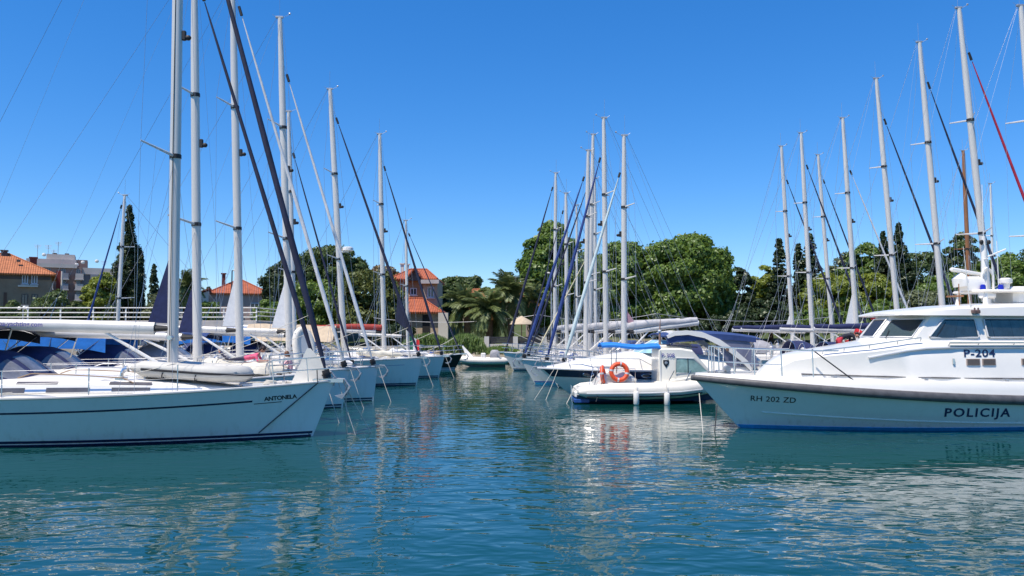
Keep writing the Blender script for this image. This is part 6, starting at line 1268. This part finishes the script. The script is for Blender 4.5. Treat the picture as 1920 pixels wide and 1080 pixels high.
for i, (px, Yt, tp, w, kd, m_, n_, lb) in enumerate(((1392, 96, 500, 56, 'round', LF_DARK, 9000, 'dark tree right of the round trees'), (1432, 104, 494, 60, 'round', LF_LIME, 10000, 'yellow green tree before the spruces'), (1464, 100, 446, 62, 'spruce', LF_DARK, 20000, 'first dark spruce with a pointed top'), (1500, 104, 455, 44, 'spruce', LF_DARK, 14000, 'slim second spruce between its two neighbours'),
    (1522, 98, 436, 76, 'spruce', LF_DARK, 24000, 'widest spruce behind the right masts'), (1556, 92, 508, 110, 'round', LF_LIME, 16000, 'bright green tree right of the spruces'), (1580, 110, 470, 60, 'round', LF_OLIVE, 3500, 'thin pale tree top behind the bright green tree'), (1626, 108, 452, 96, 'round', LF_GREEN, 16000, 'round green tree on the slope'), (1618, 92, 505, 130, 'round', LF_LIME, 20000, 'broad lime green tree below the round tree on the slope'),
    (1690, 98, 421, 58, 'cypress', LF_DARK, 18000, 'tallest dark evergreen behind the police launch'), (1660, 102, 436, 50, 'cypress', LF_DARK, 12000, 'dark evergreen left of the tallest one'), (1740, 112, 466, 110, 'round', LF_PINE, 14000, 'grey green tree right of the tall evergreens'), (1735, 84, 540, 120, 'round', LF_OLIVE, 12000, 'silvery olive bush before the evergreens'), (1808, 100, 434, 76, 'round', LF_PINE, 12000, 'loose tree around the wooden mast'),
    (1790, 90, 500, 130, 'round', LF_GREEN, 18000, 'green tree behind the launch radar'), (1880, 94, 470, 120, 'round', LF_GREEN, 16000, 'green tree at the right edge'), (1960, 98, 455, 130, 'round', LF_PINE, 9000, 'dark tree cut by the right edge'), (1445, 82, 560, 120, 'round', LF_DARK, 10000, 'dark undergrowth below the spruces'), (1530, 80, 575, 110, 'round', LF_GREEN, 9000, 'low green bush behind the right row of masts'), (1640, 80, 560, 140, 'round', LF_GREEN, 12000, 'low bush left of the silvery olive'), (1390, 80, 575, 80, 'round', LF_DARK, 7000, 'low dark bush below the dark tree'))):
    tree('hillside_tree', lb, px, Yt, tp, w, m_, int(n_ * 1.15), .19, seed=70 + i, lobes_n=70 if kd == 'round' else 34, kind=kd, low=-.95, asp=.45 if kd != 'round' else .55, group='trees on the right hand slope')
# dark hedge behind the quay at the right and in the middle
for i, (a, Yh, tp, w, lb) in enumerate(((1110, 78, 590, 150, 'dark hedge behind the middle masts'), (1250, 78, 588, 150, 'dark hedge below the largest round tree'), (1345, 77, 592, 120, 'dark hedge right of the largest round tree'), (1800, 78, 570, 200, 'hedge behind the police launch cabin'))):
    tree('hedge', lb, a, Yh, tp, w, LF_DARK, 9000, .13, seed=90 + i, lobes_n=60, depth=.35, cat='hedge', low=-.95)
# reeds and shrubs along the shore
def tuft(name, label, px, Y, w, h, n, m, seed, cat='shrub'):
    rs = np.random.RandomState(seed); x = wx(px, Y); wd = w * Y / F; hh = h * Y / F; t = thing(name, label, cat, (x, Y, gz(x, Y) - .1))
    xx = rs.uniform(-.5, .5, n) * wd; yy = rs.normal(0, .45, n); env = np.sqrt(np.clip(1 - (2 * xx / wd) ** 2, .05, 1)); z = rs.uniform(.05, 1, n) * hh * env
    Pn = np.stack([xx, yy, z], 1); N = np.stack([rs.normal(0, .5, n), rs.normal(-.8, .4, n), rs.normal(.3, .2, n)], 1)
    o = bpy.data.objects.new('foliage', leaves_mesh('foliage', Pn, N, .20, m, seed, .13, axis=(0, 0, 1))); COL.objects.link(o); o.parent = t
    q = random.Random(seed); obj('stems', join(*[tube([(q.uniform(-.4, .4) * wd, q.uniform(-.3, .3), 0), (q.uniform(-.45, .45) * wd, q.uniform(-.4, .3), hh * q.uniform(.4, .8))], .015, 4) for _ in range(24)]), BARK, t)
tuft('reed_bed', 'bright green reeds on the shore left of the garden wall', 872, 65, 82, 36, 5000, LF_GRASS, 1); tuft('reed_bed', 'pale green reeds on the shore below the cottage', 800, 66, 100, 32, 5000, LF_GRASS, 2); tuft('shrub', 'low dark green shrub below the garden wall', 940, 65, 70, 14, 2500, LF_GREEN, 3)
tuft('shrub', 'low green shrub at the foot of the middle yachts', 1010, 66, 60, 16, 2200, LF_GREEN, 4)
# ------------------------------------------------------------------ palms
PALM = leafmat('palm_leaf', (.040, .068, .018), (.25, .30, .10), .3); PTRK = mat('palm_trunk', (.14, .09, .05), .95, var=.35, scale=8, bump=.05, bscale=6); PDRY = mat('palm_fruit', (.42, .20, .05), .8, var=.3)
def frond_mesh(L_, droop, seed):
    q = np.random.RandomState(seed); V, Fc = [], []; n = 46; prev = None
    def cpt(s_): return Vector((L_ * s_ * (1 - .18 * s_ * droop), 0, L_ * (.62 * s_ - (.50 + .58 * droop) * s_ * s_)))
    g = tube([cpt(i / 8) for i in range(9)], [.035, .03, .026, .022, .02, .016, .012, .01, .006], 5); V, Fc = list(g[0]), list(g[1])
    for i in range(2, n):
        s_ = i / n; p = cpt(s_); tn = (cpt(s_ + .02) - p).normalized(); ll = L_ * .22 * math.sin(math.pi * min(1, .15 + s_ * .8)) ** .7 + .05
        for sd_ in (-1, 1):
            d = (Vector((0, sd_, 0)) * .85 + tn * .55 + Vector((0, 0, -.25 + q.uniform(-.15, .25)))).normalized(); e = p + d * ll * q.uniform(.85, 1.1) + Vector((0, 0, -.12 * ll)); m_ = p + d * ll * .5
            w = tn * .019; k = len(V); V += [tuple(p), tuple(m_ + w), tuple(e), tuple(m_ - w)]; Fc.append((k, k + 1, k + 2, k + 3))
    me = bpy.data.meshes.new('frond'); me.from_pydata([tuple(v) for v in V], [], Fc); me.materials.append(PALM); me.update(); return me
FRM = [frond_mesh(1.0, d, i) for i, d in enumerate((.1, .35, .6, .85, 1.1))]
def palm(label, px, Y, crown_y, rpx, nf, seed, fat=.32):
    q = random.Random(seed); x = wx(px, Y); z0 = gz(x, Y); hc = wz(crown_y, Y) - z0; rL = rpx * Y / F; t = thing('palm_tree', label, 'palm tree', (x, Y, z0), group='date palms')
    obj('trunk', tube([(0, 0, -.3)] + [(0, 0, hc * k / 10) for k in range(1, 11)], [fat * 1.2] + [fat * (1 + .08 * (k % 2)) for k in range(1, 11)], 10), PTRK, t); obj('crown_boss', ell((0, 0, hc + .1), (fat * 1.35, fat * 1.35, fat * 1.3), 10, 8), PTRK, t)
    for i in range(nf):
        k = i / nf; el = 92 - 112 * k + q.uniform(-8, 8); o = bpy.data.objects.new('frond', FRM[min(4, int(k * 4.2 + q.uniform(0, .9)))]); COL.objects.link(o); o.parent = t; o.location = (0, 0, hc + .15)
        o.rotation_euler = (q.uniform(-.2, .2), -R(el - 28), q.uniform(0, 6.28)); s_ = rL * q.uniform(.9, 1.15); o.scale = (s_, s_, s_)
    for i in range(5): a = q.uniform(3.4, 6.0); obj('fruit_stalk', tube([(0, 0, hc), (math.cos(a) * fat * 2, math.sin(a) * fat * 2, hc + .25), (math.cos(a) * fat * 3.6, math.sin(a) * fat * 3.6, hc - .35)], [.04, .05, .10], 6), PDRY, t)
palm('broad drooping date palm at the shore, front one of the three', 918, 72, 592, 54, 56, 1); palm('date palm behind and left of the front palm', 876, 77, 582, 52, 46, 2); palm('date palm with orange fruit stalks in front of the white shore house', 958, 78, 560, 54, 48, 3); palm('small date palm at the right of the palm group', 998, 80, 570, 40, 34, 5)
palm('date palm half hidden behind the near left mast', 348, 84, 545, 42, 40, 4)

cb_ = thing('overhead_cable', 'thin overhead cable strung in front of the palms and big trees', 'cable', (0, 73.5, 0))
for a, b, za, zb_ in ((700, 1010, 596, 590), (1010, 1230, 590, 588), (1230, 1560, 588, 594)): obj('cable_span', rope((wx(a, 73.5), 0, wz(za, 73.5)), (wx(b, 73.5), 0, wz(zb_, 73.5)), .55, .022, 14, 4), WIRE, cb_)
